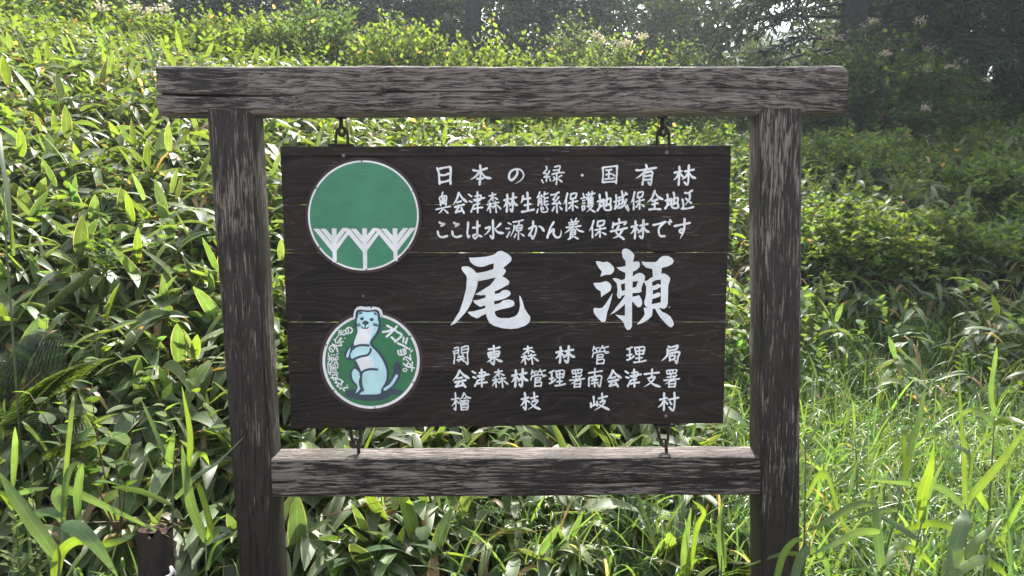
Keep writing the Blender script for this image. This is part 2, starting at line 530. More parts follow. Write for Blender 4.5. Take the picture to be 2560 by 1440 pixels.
ck = [(673, .15, .0, 0), (900, .2, .3, .0), (1000, .36, 1.0, .012), (1080, .40, 1.5, .016), (1160, .42, 1.0, .012), (1250, .40, .5, .006), (1480, .33, .5, .008), (1700, .36, .9, .012), (1908, .37, 1.3, .016)]
V, F = timber(lb, 'x', 0, [(lx(a), v, w / 87., d) for a, v, w, d in ck], nl=220, wob=.0011, back=.108, ch_t=.006, ch_b=.008, seed=5)
mesh_obj('bottom_beam', V, F, M['low'], frame)
# posts: the same sweep stood on end (t runs up, v runs from the right edge to the left)
def post(lt, lbm, rt, rbm, m, seed):
    yt, yb = 262, 2000
    def px(a, b, y): return a + (b - a) * (y - 275) / (1440 - 275.)
    c = quad(at(px(rt, rbm, yb), yb), at(px(rt, rbm, yt), yt), at(px(lt, lbm, yb), yb), at(px(lt, lbm, yt), yt))
    V, F = timber(c, 'z', 0, None, nl=150, rows=14, wob=.0010, back=.118, ch_t=.008, ch_b=.010, seed=seed)
    mesh_obj('post', V, F, m, frame)
post(521, 604, 619, 683, M['postl'], 8)
post(1909, 1910, 2000, 1992, M['postr'], 9)

# ------------------------------------------------------------------ the hanging board
YP = .050
board = empty('sign_board', at(1265, 1072, YP), 'dark stained plank sign board with white Japanese lettering and two round green emblems', 'sign')
def edge_l(y): return 701 + (727 - 701) * (y - 366) / 706.
def edge_r(y): return 1828 + (1807 - 1828) * (y - 363) / 695.
seams = [(391, 388), (512, 509.5), (632.5, 631), (806, 805.5), (931, 930.5)]
tops, bots = (366, 363), (1072, 1058)
rows_ = [tops] + seams + [bots]
gaps = [.6, .8, 1.6, 2.0, .6]
V, F, T = [], [], []
for k in range(len(rows_) - 1):
    (a0, a1), (b0, b1) = rows_[k], rows_[k + 1]
    ga = gaps[k - 1] / 2 if k else 0
    gb = gaps[k] / 2 if k < len(gaps) else 0
    y0 = YP - .006 if k == 0 else YP
    th = .018 if k == 0 else .012
    nL = 90
    base = len(V)
    r_ = np.random.default_rng(50 + k)
    wig = np.interp(np.linspace(0, 1, nL), np.linspace(0, 1, 14), r_.normal(size=14)) * .55
    wig2 = np.interp(np.linspace(0, 1, nL), np.linspace(0, 1, 14), r_.normal(size=14)) * .55
    for i in range(nL):
        t = i / (nL - 1)
        ya = lerp(a0, a1, t) + ga + (wig[i] * .7 if k > 1 else 0); yb = lerp(b0, b1, t) - gb + (wig2[i] * .7 if k < 5 and k else 0)
        for y, yy in ((ya, y0 + .002), (ya + 1.6, y0), (yb - 1.6, y0), (yb, y0 + .002), (yb, y0 + th), (ya, y0 + th)):
            x = lerp(edge_l(y), edge_r(y), t) + (k % 3 - 1) * .8
            p = at(x, y, y0); p.y = yy
            V.append(p); T.append((r_.random() * 0 + (k * .37) % 1, (k * .61 + .2) % 1, (k * .83 + .5) % 1))
    for i in range(nL - 1):
        for q in range(6):
            l = (q + 1) % 6
            F.append((base + i * 6 + q, base + (i + 1) * 6 + q, base + (i + 1) * 6 + l, base + i * 6 + l))
    F.append(tuple(base + q for q in range(6))); F.append(tuple(base + (nL - 1) * 6 + q for q in range(6))[::-1])
mesh_obj('planks', V, F, M['board'], board, smooth=False, tint=T)
for px in (898, 1662):                                   # battens behind the boards
    a, b_ = at(px, 372, YP), at(px, 1064, YP)
    g = Geo(); g.box(((a.x + b_.x) / 2, YP + .0285, (a.z + b_.z) / 2), (.06, .03, abs(a.z - b_.z)))
    g.build('batten', M['batten'], board)

YF = YP - .0006
lay = [0]
def dy():                                                # every brush mark lies a hair above the one before
    lay[0] += 1
    return YF - .000012 * (lay[0] % 90)

def brush(g, pts, w0, mode, wob=True):
    """a brush stroke: pts in survey pixels, w0 half width in pixels"""
    P = smooth_line(pts, n=7)
    P = np.array(P); n = len(P)
    t = np.linspace(0, 1, n)
    if mode == '<': w = w0 * np.interp(t, [0, .12, .5, .85, 1], [1.05, 1.1, .95, .55, .16])
    elif mode == '>': w = w0 * np.interp(t, [0, .3, .75, .92, 1], [.55, .8, 1.3, 1.05, .5])
    elif mode == '=': w = w0 * np.ones(n)
    else: w = w0 * np.interp(t, [0, .08, .3, .7, .9, 1], [.95, 1.15, .88, .86, 1.12, .95])
    tg = np.gradient(P, axis=0); tg /= np.maximum(np.linalg.norm(tg, axis=1, keepdims=True), 1e-6)
    nm = np.stack([-tg[:, 1], tg[:, 0]], 1)
    y = dy()
    L = [P[i] + nm[i] * w[i] for i in range(n)]
    Rr = [P[i] - nm[i] * w[i] for i in range(n)]
    cap0 = [P[0] + (-tg[0] * math.sin(a) + nm[0] * math.cos(a)) * w[0] for a in (2.36, 1.57, .785)]
    cap1 = [P[-1] + (tg[-1] * math.sin(a) + nm[-1] * math.cos(a)) * w[-1] for a in (.785, 1.57, 2.36)]
    vs = [at(*p, y) for p in L] + [at(*p, y) for p in Rr]
    F = [(i, i + 1, n + i + 1, n + i) for i in range(n - 1)]
    b0 = len(vs)
    vs += [at(*p, y) for p in cap0] + [at(*p, y) for p in cap1]
    F.append((0, n, b0, b0 + 1, b0 + 2)); F.append((2 * n - 1, n - 1, b0 + 3, b0 + 4, b0 + 5))
    g.add(vs, F)

ZO = {'1a': (1080, 400, 7.529), '1b': (1420, 400, 7.529), '2a': (1080, 470, 7.529), '2b': (1400, 470, 7.529), '3a': (1080, 540, 7.529), '3b': (1400, 540, 7.529),
      '4a': (1120, 855, 8.533), '4b': (1420, 855, 8.533), '5a': (1120, 915, 8.533), '5b': (1420, 915, 8.533), '6a': (1120, 970, 8.533), '6b': (1420, 970, 8.533)}
GL = {
'日': ('1a', "95,150 125,230 135,350 145,450;140,165 250,140 340,130;350,135 352,250 345,350 350,450;150,280 230,285 320,255;165,420 250,405 320,385"),
'本': ('1a', "775,190 870,205 1035,155;905,100 915,200 910,330 895,460;885,235 820,310 725,370<;930,225 1000,320 1115,345>;850,355 910,350 965,345"),
'の': ('1a', "1605,205 1605,260 1560,330 1500,380 1460,350 1450,290 1490,210 1590,170 1680,195 1725,280 1700,350 1640,405 1565,445<"),
'緑': ('1a', "2150,120 2160,170 2100,245;2100,250 2150,255;2210,205 2180,265 2115,325;2110,325 2215,310;2165,330 2150,400;2065,375 2090,425;2215,350 2230,390;2310,130 2405,110 2395,190 2385,225;2285,195 2390,185;2260,270 2370,240 2485,235;2345,250 2350,350 2340,460;2290,320 2310,340;2330,350 2265,400<;2440,290 2390,320;2370,350 2450,415>"),
'・': ('1b', "266,286 270,288"),
'国': ('1b', "655,150 662,280 650,420;650,145 800,125 930,110;925,120 918,270 905,440;655,420 780,410 890,405;720,195 820,180;772,200 765,345;715,275 820,260;700,360 860,345;850,275 880,300"),
'有': ('1b', "1285,190 1380,190 1660,145;1470,95 1480,150 1430,230 1340,310 1275,345<;1430,245 1415,370 1400,465;1440,240 1580,220 1575,330 1555,465 1510,420;1450,305 1550,290;1445,375 1550,365"),
'林': ('1b', "2005,240 2140,205;2095,125 2100,220 2090,370 2080,470;2090,240 2050,320 1985,380<;2110,255 2165,315;2200,215 2370,180;2275,100 2270,250 2265,380 2245,465 2190,420;2265,240 2210,320 2145,370<;2285,240 2330,310 2405,345>"),
'奥': ('2a', "205,80 185,130;140,190 155,260 165,330;150,170 265,148 268,240 260,330;190,190 200,215;240,180 225,210;160,250 255,230;205,190 207,300;200,245 175,285;215,245 245,290;75,405 200,375 345,345;200,390 170,440 125,482<;215,395 255,430 308,478>"),
'会': ('2a', "505,90 470,200 395,325<;515,100 570,190 660,270>;470,270 545,250;430,360 510,335 605,310;505,345 450,450;445,460 570,420;550,370 600,470"),
'津': ('2a', "690,120 745,160;705,245 750,265;735,450 760,390 790,320;855,75 860,250 860,460;815,155 920,140 900,235;785,225 985,185;810,245 900,235;815,310 895,292;785,395 860,375 950,365"),
'森': ('2a', "1075,150 1200,120;1135,90 1145,240;1135,160 1100,220 1045,270<;1155,170 1240,215>;1040,315 1115,295;1085,275 1100,460;1090,325 1030,440<;1100,325 1140,355;1145,290 1255,270;1190,255 1210,460;1195,310 1140,390<;1215,310 1300,400>"),
'生': ('2a', "1715,150 1700,230 1672,285<;1720,210 1850,190;1795,85 1805,240 1805,410;1740,325 1850,300;1690,450 1800,430 1920,405"),
'態': ('2a', "2030,75 1990,180;1980,180 2060,150;2060,130 2075,165;2005,220 2000,330;2005,215 2060,200 2065,330;2010,250 2055,242;2010,285 2055,277;2120,75 2110,185 2185,180;2125,120 2180,100;2120,215 2115,315 2190,305;2125,270 2175,245;1995,400 1975,465;2050,360 2075,450 2150,450 2170,430;2085,365 2100,400;2150,350 2180,400"),
'系': ('2a', "2240,130 2310,120 2390,80;2340,130 2280,215;2275,215 2330,235;2385,170 2340,230 2270,300;2265,300 2410,285;2390,255 2420,300;2345,300 2355,460;2300,360 2265,430;2400,350 2450,410>"),
'保': ('2b', "140,100 110,220 65,305<;115,220 120,330 120,430;205,115 200,210;205,115 310,100 290,190;205,205 285,188;165,285 330,245;240,200 240,420;220,315 170,385;270,330 340,375>"),
'護': ('2b', "435,105 450,160;395,200 490,175;430,240 465,232;425,290 465,280;415,345 425,425;420,345 465,335 455,405;425,412 460,402;495,125 655,100;540,80 550,140;605,65 600,140;540,140 500,215;530,180 530,300;545,195 625,180;540,230 620,215;540,262 620,250;535,297 625,285;580,155 580,290;510,345 615,325 560,400 500,455<;530,350 590,410 665,455>"),
'地': ('2b', "745,125 755,240 745,340;710,255 800,230;705,425 740,370 785,330;815,215 830,370 870,415 955,405 955,330;790,265 870,225 950,195 945,290 900,315;870,85 885,200 868,340"),
'域': ('2b', "1055,130 1060,250 1040,370;1020,260 1110,235;1030,395 1100,330;1095,185 1180,160 1240,115;1115,230 1110,310;1120,230 1175,215 1170,290;1115,308 1170,292;1100,380 1190,330;1165,60 1190,200 1225,330 1290,430 1265,325;1250,215 1215,310 1140,395<;1235,85 1265,120"),
'全': ('2b', "1785,55 1730,190 1640,275<;1790,85 1850,170 1940,215>;1730,245 1835,215;1785,240 1780,390;1735,310 1840,285;1680,405 1780,395 1890,400"),
'区': ('2b', "2350,90 2410,95 2490,45;2440,110 2440,200 2350,330<;2370,200 2470,285;2305,215 2320,300 2320,390;2290,388 2400,385 2510,355"),
'こ': ('3a', "140,120 175,140 235,150 175,185;107,290 130,370 200,400 285,375"),
'は': ('3a', "680,120 675,220 665,320 680,400 705,375;770,220 830,215 900,180;855,100 852,260 850,370 810,425 772,370 830,350 930,385"),
'水': ('3a', "1145,80 1150,240 1150,420 1100,375;1010,230 1095,210 1060,290 985,360<;1290,145 1250,185 1200,230<;1170,220 1240,305 1350,325>"),
'源': ('3a', "1435,130 1485,155;1390,235 1455,235;1408,400 1430,360 1462,300;1525,115 1640,95 1715,75;1545,180 1540,260 1475,390<;1640,120 1620,180;1580,195 1590,275;1580,190 1695,175 1680,260;1595,232 1680,220;1595,277 1680,265;1630,280 1625,440;1580,340 1550,400;1670,330 1740,380>"),
'か': ('3a', "1905,100 1890,240 1825,370;1825,240 1950,190 1955,290 1900,425 1870,370;2010,190 2065,220 2110,290>"),
'ん': ('3a', "2290,115 2220,240 2170,410;2185,345 2285,250 2290,340 2340,400 2400,395 2430,330 2430,260<"),
'養': ('3b', "210,65 225,100;310,45 280,95;165,130 350,100;175,170 320,145;245,110 240,210;115,215 240,205 390,185;220,215 150,280 85,325<;290,205 350,270 450,300>;205,280 185,430;205,280 285,255 285,350;210,312 280,297;210,350 285,340;240,240 260,255;155,440 230,395;230,370 350,435>"),
'安': ('3b', "1110,60 1120,110;1005,130 990,220;1010,165 1130,130 1245,110 1210,160;1110,180 1060,310 1200,435;955,290 1100,260 1260,225;1175,265 1100,370 995,420<"),
'で': ('3b', "1755,170 1850,150 1990,110;1960,120 1870,220 1860,310 1890,375 1970,380;2045,115 2065,150;2070,75 2095,110"),
'す': ('3b', "2155,190 2300,160 2445,130;2345,55 2340,200 2325,300 2260,430<;2320,260 2275,250 2250,285 2275,318 2320,300"),
'関': ('4a', "115,200 140,300 125,460;135,135 220,115 220,240;150,190 215,175;150,242 215,235;290,120 290,240;290,115 430,95 415,280 425,470 370,420;310,165 410,150;310,230 410,220;230,280 250,310;320,265 300,300;210,325 335,310;190,385 360,348;280,310 260,380 205,435<;285,370 355,420>"),
'東': ('4a', "865,155 1000,140 1100,115;975,80 985,280 980,475 920,430;855,245 880,330;860,235 1085,200 1070,300;890,278 1060,250;890,325 1070,305;950,330 900,390 830,430<;1000,335 1070,390 1160,415>"),
'管': ('4b', "555,95 530,190;565,140 660,120;590,150 620,190;740,80 670,180;735,125 860,100;770,130 780,190;545,235 520,320;545,235 700,205 870,215 800,240;625,275 615,470;630,275 745,265 735,320;635,328 740,320;630,382 765,370 755,465;620,462 750,455"),
'理': ('4b', "1260,155 1370,110;1315,150 1320,350;1260,285 1360,265;1260,385 1330,360 1410,300;1425,115 1450,250;1430,125 1625,110 1605,260;1450,195 1610,180;1460,262 1605,250;1520,130 1520,420;1450,350 1580,335;1405,435 1530,425 1660,395"),
'局': ('4b', "2140,95 2200,115 2340,75 2310,155;2150,190 2310,155;2125,150 2120,270 2060,350 1990,405<;2150,250 2370,215 2345,330 2320,455 2290,400;2165,305 2175,400;2165,300 2285,290 2260,370;2180,382 2265,368"),
'署': ('5b', "90,100 100,165;90,95 290,75 270,150;155,100 160,155;215,95 215,150;100,165 270,150;100,240 240,215;175,175 170,300;35,305 200,290 350,270;290,190 180,310 55,390<;140,330 135,455;140,330 265,315 255,450;145,388 255,377;135,448 255,440"),
'南': ('5b', "440,150 600,125 730,105;575,55 570,190;445,260 445,430;450,250 700,210 700,330 680,440 640,400;520,250 545,290;600,240 575,285;500,312 630,292;500,378 640,355;570,290 570,440"),
'支': ('5b', "1630,175 1780,155 1940,140;1795,70 1785,240;1710,265 1850,235 1770,350 1620,450<;1720,300 1820,390 1970,445>"),
'檜': ('6a', "155,100 165,250 165,465 130,430;75,245 230,215;160,260 130,330 75,390<;180,270 230,330;340,105 300,200 230,260<;350,110 400,190 490,215>;260,285 270,350;260,282 430,262 420,330;275,347 420,332;300,295 310,330;380,280 360,320;340,222 380,217;340,270 340,340;275,370 285,465;275,370 425,355 415,460;300,417 415,407;285,467 415,457"),
'枝': ('6a', "1635,105 1655,230 1660,455 1610,410;1570,240 1720,200;1645,250 1600,330 1550,380<;1670,260 1735,300;1770,220 1910,180;1835,100 1850,270;1800,290 1910,265 1850,360 1710,460<;1770,330 1850,400 1970,455>"),
'岐': ('6b', "545,185 560,355;485,320 490,410;490,385 625,345;620,290 625,380;650,225 835,175;725,115 735,280;690,300 785,270 730,370 565,475<;650,345 750,400 885,465>"),
'村': ('6b', "1960,250 2110,210;2050,110 2050,280 2045,470;2040,280 1990,360 1920,415<;2070,280 2120,340;2145,250 2355,205;2270,100 2275,300 2245,480 2160,410;2175,300 2210,350"),
}
def parse(ch):
    reg, s = GL[ch]
    out = []
    for st in s.split(';'):
        mode = ''
        if st[-1] in '<>=': mode = st[-1]; st = st[:-1]
        out.append(([tuple(float(q) for q in p.split(',')) for p in st.split()], mode))
    return reg, out
def glyph(g, ch, box=None, wz=20.0):
    """box = (region, x0, x1, y0, y1) places a copy of the glyph; else it stands where it was surveyed"""
    reg, st = parse(ch)
    ox, oy, k = ZO[reg]
    pts = [p for s, _ in st for p in s]
    x0, x1 = min(p[0] for p in pts) - 18, max(p[0] for p in pts) + 18
    y0, y1 = min(p[1] for p in pts) - 20, max(p[1] for p in pts) + 18
    dense = len(st)
    w = wz / k * (1.0 if dense < 9 else .86 if dense < 12 else .74)
    for s, mode in st:
        if box:
            r2, a0, a1, b0, b1 = box
            o2x, o2y, k2 = ZO[r2]
            q = [(o2x + (a0 + (p[0] - x0) / (x1 - x0) * (a1 - a0)) / k2, o2y + (b0 + (p[1] - y0) / (y1 - y0) * (b1 - b0)) / k2) for p in s]
        else:
            q = [(ox + p[0] / k, oy + p[1] / k) for p in s]
        brush(g, q, (w * 1.25 if ch == '・' else w), mode)
LINES = [
 (21, '日本の緑・国有林', {}),
 (20.5, '奥会津森生態系保護地域全区', {'林': ('2a', 1335, 1620, 80, 465), '保': ('2b', 1318, 1608, 55, 425), '地': ('2b', 1965, 2238, 68, 402)}),
 (20.5, 'こは水源かん養安です', {'こ': ('3a', 362, 568, 105, 415), '保': ('3b', 525, 892, 70, 420), '林': ('3b', 1312, 1695, 55, 440)}),
 (22, '関東管理局', {'森': ('4a', 1530, 1955, 70, 490), '林': ('4a', 2275, 2722, 70, 460)}),
 (22, '署南支', {'会': ('5a', 78, 475, 80, 465), '津': ('5a', 498, 892, 55, 455), '森': ('5a', 918, 1305, 55, 470), '林': ('5a', 1338, 1718, 45, 458), '管': ('5a', 1750, 2102, 55, 455), '理': ('5a', 2150, 2516, 78, 440)}),
 (22, '檜枝岐村', {}),
]
EXTRA5 = {'会': ('5b', 810, 1156, 78, 450), '津': ('5b', 1203, 1578, 52, 460), '署': ('5b', 2028, 2396, 62, 470)}
for wz, own, extra in LINES:
    g = Geo()
    for ch in own: glyph(g, ch, None, wz)
    for ch, bx in extra.items(): glyph(g, ch, bx, wz)
    if '署' in own:
        for ch, bx in EXTRA5.items(): glyph(g, ch, bx, wz)
    g.build('lettering', M['white'], board)

def outl(g, o, k, text, y=None):
    y = dy() if y is None else y
    pts = [tuple(float(q) for q in p.split(',')) for p in text.split()]
    n = 3 if len(pts) > 14 else 4
    P = [(p[0], p[1]) for p in pts]
    g.poly([at(o[0] + p[0] / k, o[1] + p[1] / k, y) for p in P])
g = Geo()
o, k = (1120, 620), 6.859
outl(g, o, k, "358,165 440,165 640,150 740,128 800,108 850,60 920,48 990,82 1050,120 1085,160 1090,190 1080,225 1010,290 945,340 985,370 992,400 960,455 930,490 980,510 1020,540 1050,575 1048,610 1030,632 990,650 900,700 800,745 805,790 880,775 905,755 930,728 1000,717 1050,735 1078,775 1060,815 990,860 900,890 790,910 795,970 890,945 925,915 960,893 1060,885 1120,905 1142,950 1130,990 1060,1020 920,1050 805,1083 803,1120 825,1165 860,1190 900,1202 1050,1202 1150,1170 1190,1135 1212,1095 1228,1040 1235,980 1220,815 1245,830 1280,920 1310,1030 1370,1130 1412,1180 1410,1230 1390,1280 1330,1330 1200,1375 1080,1390 930,1375 790,1335 710,1285 670,1200 650,1130 570,1165 520,1200 490,1205 400,1165 355,1125 335,1095 440,1085 640,1030 640,985 580,1000 550,1010 470,955 445,930 430,900 520,890 645,850 640,805 560,812 465,795 560,740 720,640 790,555 820,505 640,545 510,570 503,640 490,690 430,850 400,940 350,1030 300,1105 250,1160 180,1235 130,1290 40,1330 100,1240 200,1080 260,900 310,700 325,520 315,480 290,440 255,400 230,355 235,330 260,315 340,315 410,350 455,390 490,432 640,405 780,360 785,260 700,285 620,318 560,325 500,315 440,290 400,255 380,230")
g.build('lettering', M['white'], board)
g = Geo()
o, k = (1475, 615), 6.859
for s in ("100,260 160,262 220,280 300,268 360,310 405,360 418,400 400,450 350,490 280,492 230,505 180,525 190,480 205,440 150,370 115,310",
 "55,635 120,630 180,630 270,603 330,628 360,670 370,700 350,765 280,815 230,845 190,880 185,780 110,730 75,680",
 "388,805 370,900 330,1040 290,1150 280,1230 265,1290 240,1302 200,1300 110,1210 75,1160 60,1120 60,1085 75,1058 150,1068 210,1060 250,1015 290,960",
 "550,80 570,55 600,45 640,48 680,70 720,105 750,135 760,160 755,200 745,240 735,280 735,450 730,560 730,800 720,1000 720,1380 690,1430 640,1440 600,1390 580,1320 540,1270 480,1220 435,1175 530,1190 600,1195 600,1000 600,600 610,440 610,260 575,215 560,190 548,120",
 "455,365 540,360 650,330 720,300 740,275 810,262 840,272 855,300 850,360 800,410 735,440 600,457 540,430 490,400",
 "385,555 440,550 500,570 540,590 530,700 545,760 540,860 520,900 480,895 460,840 475,760 460,640 420,600",
 "530,590 620,555 740,520 790,480 850,460 890,468 920,490 945,520 940,570 905,650 880,730 885,780 850,800 780,805 790,700 825,600 730,610 620,630 540,655",
 "540,770 640,750 790,700 880,740 850,800 730,805 540,855",
 "620,830 610,980 570,1025 480,1100 420,1145 350,1175 420,1090 480,1010 540,940 600,850",
 "720,870 790,860 840,843 865,880 890,930 895,990 870,1040 820,1052 770,1000 745,965 715,950",
 "880,265 960,275 1130,275 1165,245 1190,210 1250,170 1340,170 1410,210 1438,260 1410,310 1330,350 1230,375 1225,470 1220,540 1080,560 1070,400 1060,392 960,370 910,320",
 "910,600 980,595 1040,545 1080,530 1140,560 1060,620 1080,760 1070,900 1055,1000 1050,1075 990,1060 955,1035 935,1000 930,950 950,890 962,820 965,700 940,640",
 "1080,530 1220,480 1270,468 1340,508 1375,550 1370,600 1345,660 1340,700 1335,980 1310,1050 1270,1080 1200,1062 1215,960 1215,600 1215,575 1130,585 1060,620",
 "1065,690 1130,670 1145,655 1170,648 1220,672 1215,700 1140,745 1080,755",
 "1060,840 1130,810 1165,797 1190,800 1218,830 1190,870 1060,915",
 "1050,1000 1215,965 1215,1060 1130,1070 1050,1085",
 "920,1060 985,1058 1060,1068 1075,1100 1070,1150 1060,1200 1000,1260 900,1320 800,1350 850,1290 910,1220 940,1165",
 "1115,1070 1180,1062 1240,1130 1310,1160 1380,1210 1425,1290 1440,1350 1400,1395 1360,1385 1290,1320 1210,1230 1150,1140"):
    outl(g, o, k, s)
g.build('lettering', M['white'], board)

# ---- emblems
def disc_pts(cx, cy, rx, ry, n=96): return [(cx + rx * math.cos(2 * math.pi * i / n), cy + ry * math.sin(2 * math.pi * i / n)) for i in range(n)]
def plate(P, y0, y1, name, m, parent):
    """a flat plate: outline in survey pixels, front face at depth y0, back at y1"""
    g = Geo(); n = len(P)
    f = [at(x, y, y0) for x, y in P]
    b = [Vector((p.x, y1, p.z)) for p in f]
    g.poly(f)
    g.add(f + b, [(i, (i + 1) % n, n + (i + 1) % n, n + i) for i in range(n)])
    return g.build(name, m, parent)
def dome(g, px, py, y, r):
    c = at(px, py, y)
    V = [c + Vector((0, -r * .55, 0))]; F = []
    for k in range(10):
        a = 2 * math.pi * k / 10
        V.append(c + Vector((math.cos(a) * r * .65, -r * .42, math.sin(a) * r * .65)))
    for k in range(10):
        a = 2 * math.pi * k / 10
        V.append(c + Vector((math.cos(a) * r, 0, math.sin(a) * r)))
    for k in range(10):
        l = (k + 1) % 10
        F += [(0, 1 + k, 1 + l), (1 + k, 11 + k, 11 + l, 1 + l)]
    g.add(V, F)
E1 = plate(disc_pts(908.5, 538.5, 144.5, 144.5), YP - .007, YP - .0008, 'forest_emblem', M['brownp'], board)
tag(E1, 'round green plate with three white branching trees')
def sub(parent): return parent
class Sub:                                               # a parent proxy so that children land on their part
    pass
def child(o, part):
    mw = o.matrix_basis.copy(); o.parent = part; return o
def disc(P, y, name, m, part):
    g = Geo(); g.poly([at(x, yy, y) for x, yy in P]); return child(g.build(name, m, board), part)
tag(disc(disc_pts(908.5, 538.5, 138.5, 137.5), YP - .0076, 'rim', M['white2'], E1))
disc(disc_pts(908.5, 538.5, 134.0, 133.0), YP - .0080, 'face', M['green'], E1)
g = Geo(); YT = YP - .0084
oz, kz = (680, 340), 4.0
def zp(x, y, yy): return at(oz[0] + x / kz, oz[1] + y / kz, yy)
i_ = 0
for n_, (cx, bot) in enumerate(((622, 1262), (926, 1334), (1230, 1250))):
    for pts in ([(cx - 24, 924), (cx + 23, 924), (cx + 26, bot), (cx - 14, bot)],
                [(cx - 209, 927), (cx - 152, 927), (cx - 2, 1105), (cx - 2, 1178)], [(cx - 139, 927), (cx - 87, 927), (cx - 2, 1020), (cx - 2, 1098)],
                [(cx + 205, 918), (cx + 150, 918), (cx + 2, 1105), (cx + 2, 1178)], [(cx + 135, 920), (cx + 83, 920), (cx + 2, 1020), (cx + 2, 1098)]):
        i_ += 1
        if n_ < 2 and pts[0][0] == cx + 205: pts = [(cx + 172, 945), (cx + 130, 950), (cx + 2, 1105), (cx + 2, 1178)]
        V = [zp(x, y, YT - .00003 * i_) for x, y in pts]
        g.add(V, [(0, 1, 2, 3)])
child(g.build('tree_motif', M['white2'], board), E1)
g = Geo()
for px, py in ((904, 402), (1033, 478), (1024, 620), (916, 674), (790, 470), (797, 618), (843, 654)): 
    g = Geo(); dome(g, px, py, YP - .0078, .0034); child(g.build('screw', M['screw'], board), E1)

oz2, kz2 = (700, 740), 4.235
def q2(x, y): return (oz2[0] + x / kz2, oz2[1] + y / kz2)
rimP = []
for i in range(120):
    a = 2 * math.pi * i / 120
    x, y = 964 + 514 * math.cos(a), 690 + 503 * math.sin(a)
    rimP.append((x, y))
top_i = [i for i, (x, y) in enumerate(rimP) if y < 400 and 776 < x < 1066]
i0, i1 = top_i[0], top_i[-1]
hd = [(776, 232), (780, 185), (792, 145), (815, 120), (850, 110), (900, 118), (960, 113), (1015, 118), (1050, 130), (1075, 155), (1086, 195), (1084, 215), (1066, 222)]
rimP = rimP[:i0] + hd + rimP[i1 + 1:]
P2 = [q2(x, y) for x, y in rimP]
E2 = plate(P2, YP - .006, YP - .0008, 'animal_emblem', M['white2'], board)
tag(E2, 'round green plate with white rim and a pale blue stoat')
disc([q2(964 + 486 * math.cos(a), 688 + 477 * math.sin(a)) for a in np.linspace(0, 2 * math.pi, 97)[:-1]], YP - .0064, 'face', M['green2'], E2)
# the brown cut-in paint around it
plate([q2(964 + 548 * math.cos(a), 690 + 535 * math.sin(a)) for a in np.linspace(0, 2 * math.pi, 97)[:-1]], YP - .0007, YP - .0001, 'stain_ring', M['brownp'], board)
lay2 = [0]
def shape(g, s, spline=True):
    pts = [tuple(float(q) for q in p.split(',')) for p in s.split()]
    lay2[0] += 1
    y = YP - .0067 - .00003 * lay2[0]
    if spline:
        n = len(pts); P = []
        for i in range(n):
            a, b, c, d = [np.array(pts[(i + j) % n]) for j in (-1, 0, 1, 2)]
            for t in (0, .34, .67): P.append(.5 * (2 * b + (c - a) * t + (2 * a - 5 * b + 4 * c - d) * t * t + (3 * b - a - 3 * c + d) * t ** 3))
    else: P = pts
    g.poly([at(*q2(*p), y) for p in P])
def line2(g, s, w):
    pts = [tuple(float(q) for q in p.split(',')) for p in s.split()]
    lay2[0] += 1
    keep = lay[0]
    global YF
    yf = YF; YF = YP - .0067 - .00003 * lay2[0]; lay[0] = -1
    brush(g, [q2(*p) for p in pts], w / kz2, '=')
    YF = yf; lay[0] = keep
gN, gI, gW = Geo(), Geo(), Geo()
shape(gN, "690,1035 715,1000 800,985 950,990 1100,970 1200,980 1285,1000 1300,1020 1260,1045 1190,1045 1140,1080 1040,1108 900,1110 790,1090 715,1070")
shape(gN, "800,190 812,155 850,142 900,150 960,150 1010,142 1045,158 1058,195 1062,255 1075,310 1050,400 995,470 985,515 1060,590 1120,680 1150,780 1150,910 1110,1000 1070,1050 840,1055 795,1035 812,970 750,900 735,825 760,770 795,740 772,690 705,672 676,620 700,560 760,510 790,440 812,390 790,310 795,240")
line2(gN, "1120,985 1200,910 1235,840 1240,735", 40)
shape(gI, "826,215 832,180 870,165 930,172 1000,165 1028,185 1036,250 1045,310 1015,390 965,460 955,520 1035,605 1095,700 1128,800 1120,900 1072,985 1055,1035 930,1042 842,1040 885,995 872,940 866,860 830,760 790,690 752,655 750,610 785,545 782,490 818,400 815,320 814,260")
shape(gI, "760,815 790,770 830,800 852,850 842,940 848,985 800,1030 822,955 775,890")
shape(gI, "742,545 712,595 702,640 720,652 742,580")
line2(gI, "1110,988 1175,940 1215,880 1235,845", 15)
shape(gW, "835,345 900,338 985,330 962,420 925,500 850,512 786,520 800,440 825,390")
shape(gW, "795,690 870,650 930,640 975,665 1000,750 930,765 862,815 830,755")
line2(gN, "772,560 800,535 860,520 940,524", 12)
line2(gN, "775,672 850,642 925,625 955,590 960,560", 12)
line2(gN, "852,835 885,795 950,775 1030,778", 12)
line2(gN, "795,690 830,760 860,835 848,900 855,960 880,998", 12)
for s, w in (("846,240 868,222 890,240 868,260", 0), ("948,248 970,230 992,248 970,270", 0), ("870,284 905,258 942,284 905,310", 0)): shape(gN, s)
line2(gN, "903,310 900,335", 6); line2(gN, "862,325 880,342 900,338 915,345 935,332", 6)
line2(gN, "842,188 862,178", 9); line2(gN, "1000,180 1018,196", 9)
for s in ("778,312 845,294", "775,330 850,312", "990,292 1070,312", "992,308 1068,330"): line2(gN, s, 6)
child(gN.build('stoat_outline', M['navy'], board), E2)
child(gI.build('stoat_body', M['ice'], board), E2)
child(gW.build('stoat_belly', M['white2'], board), E2)

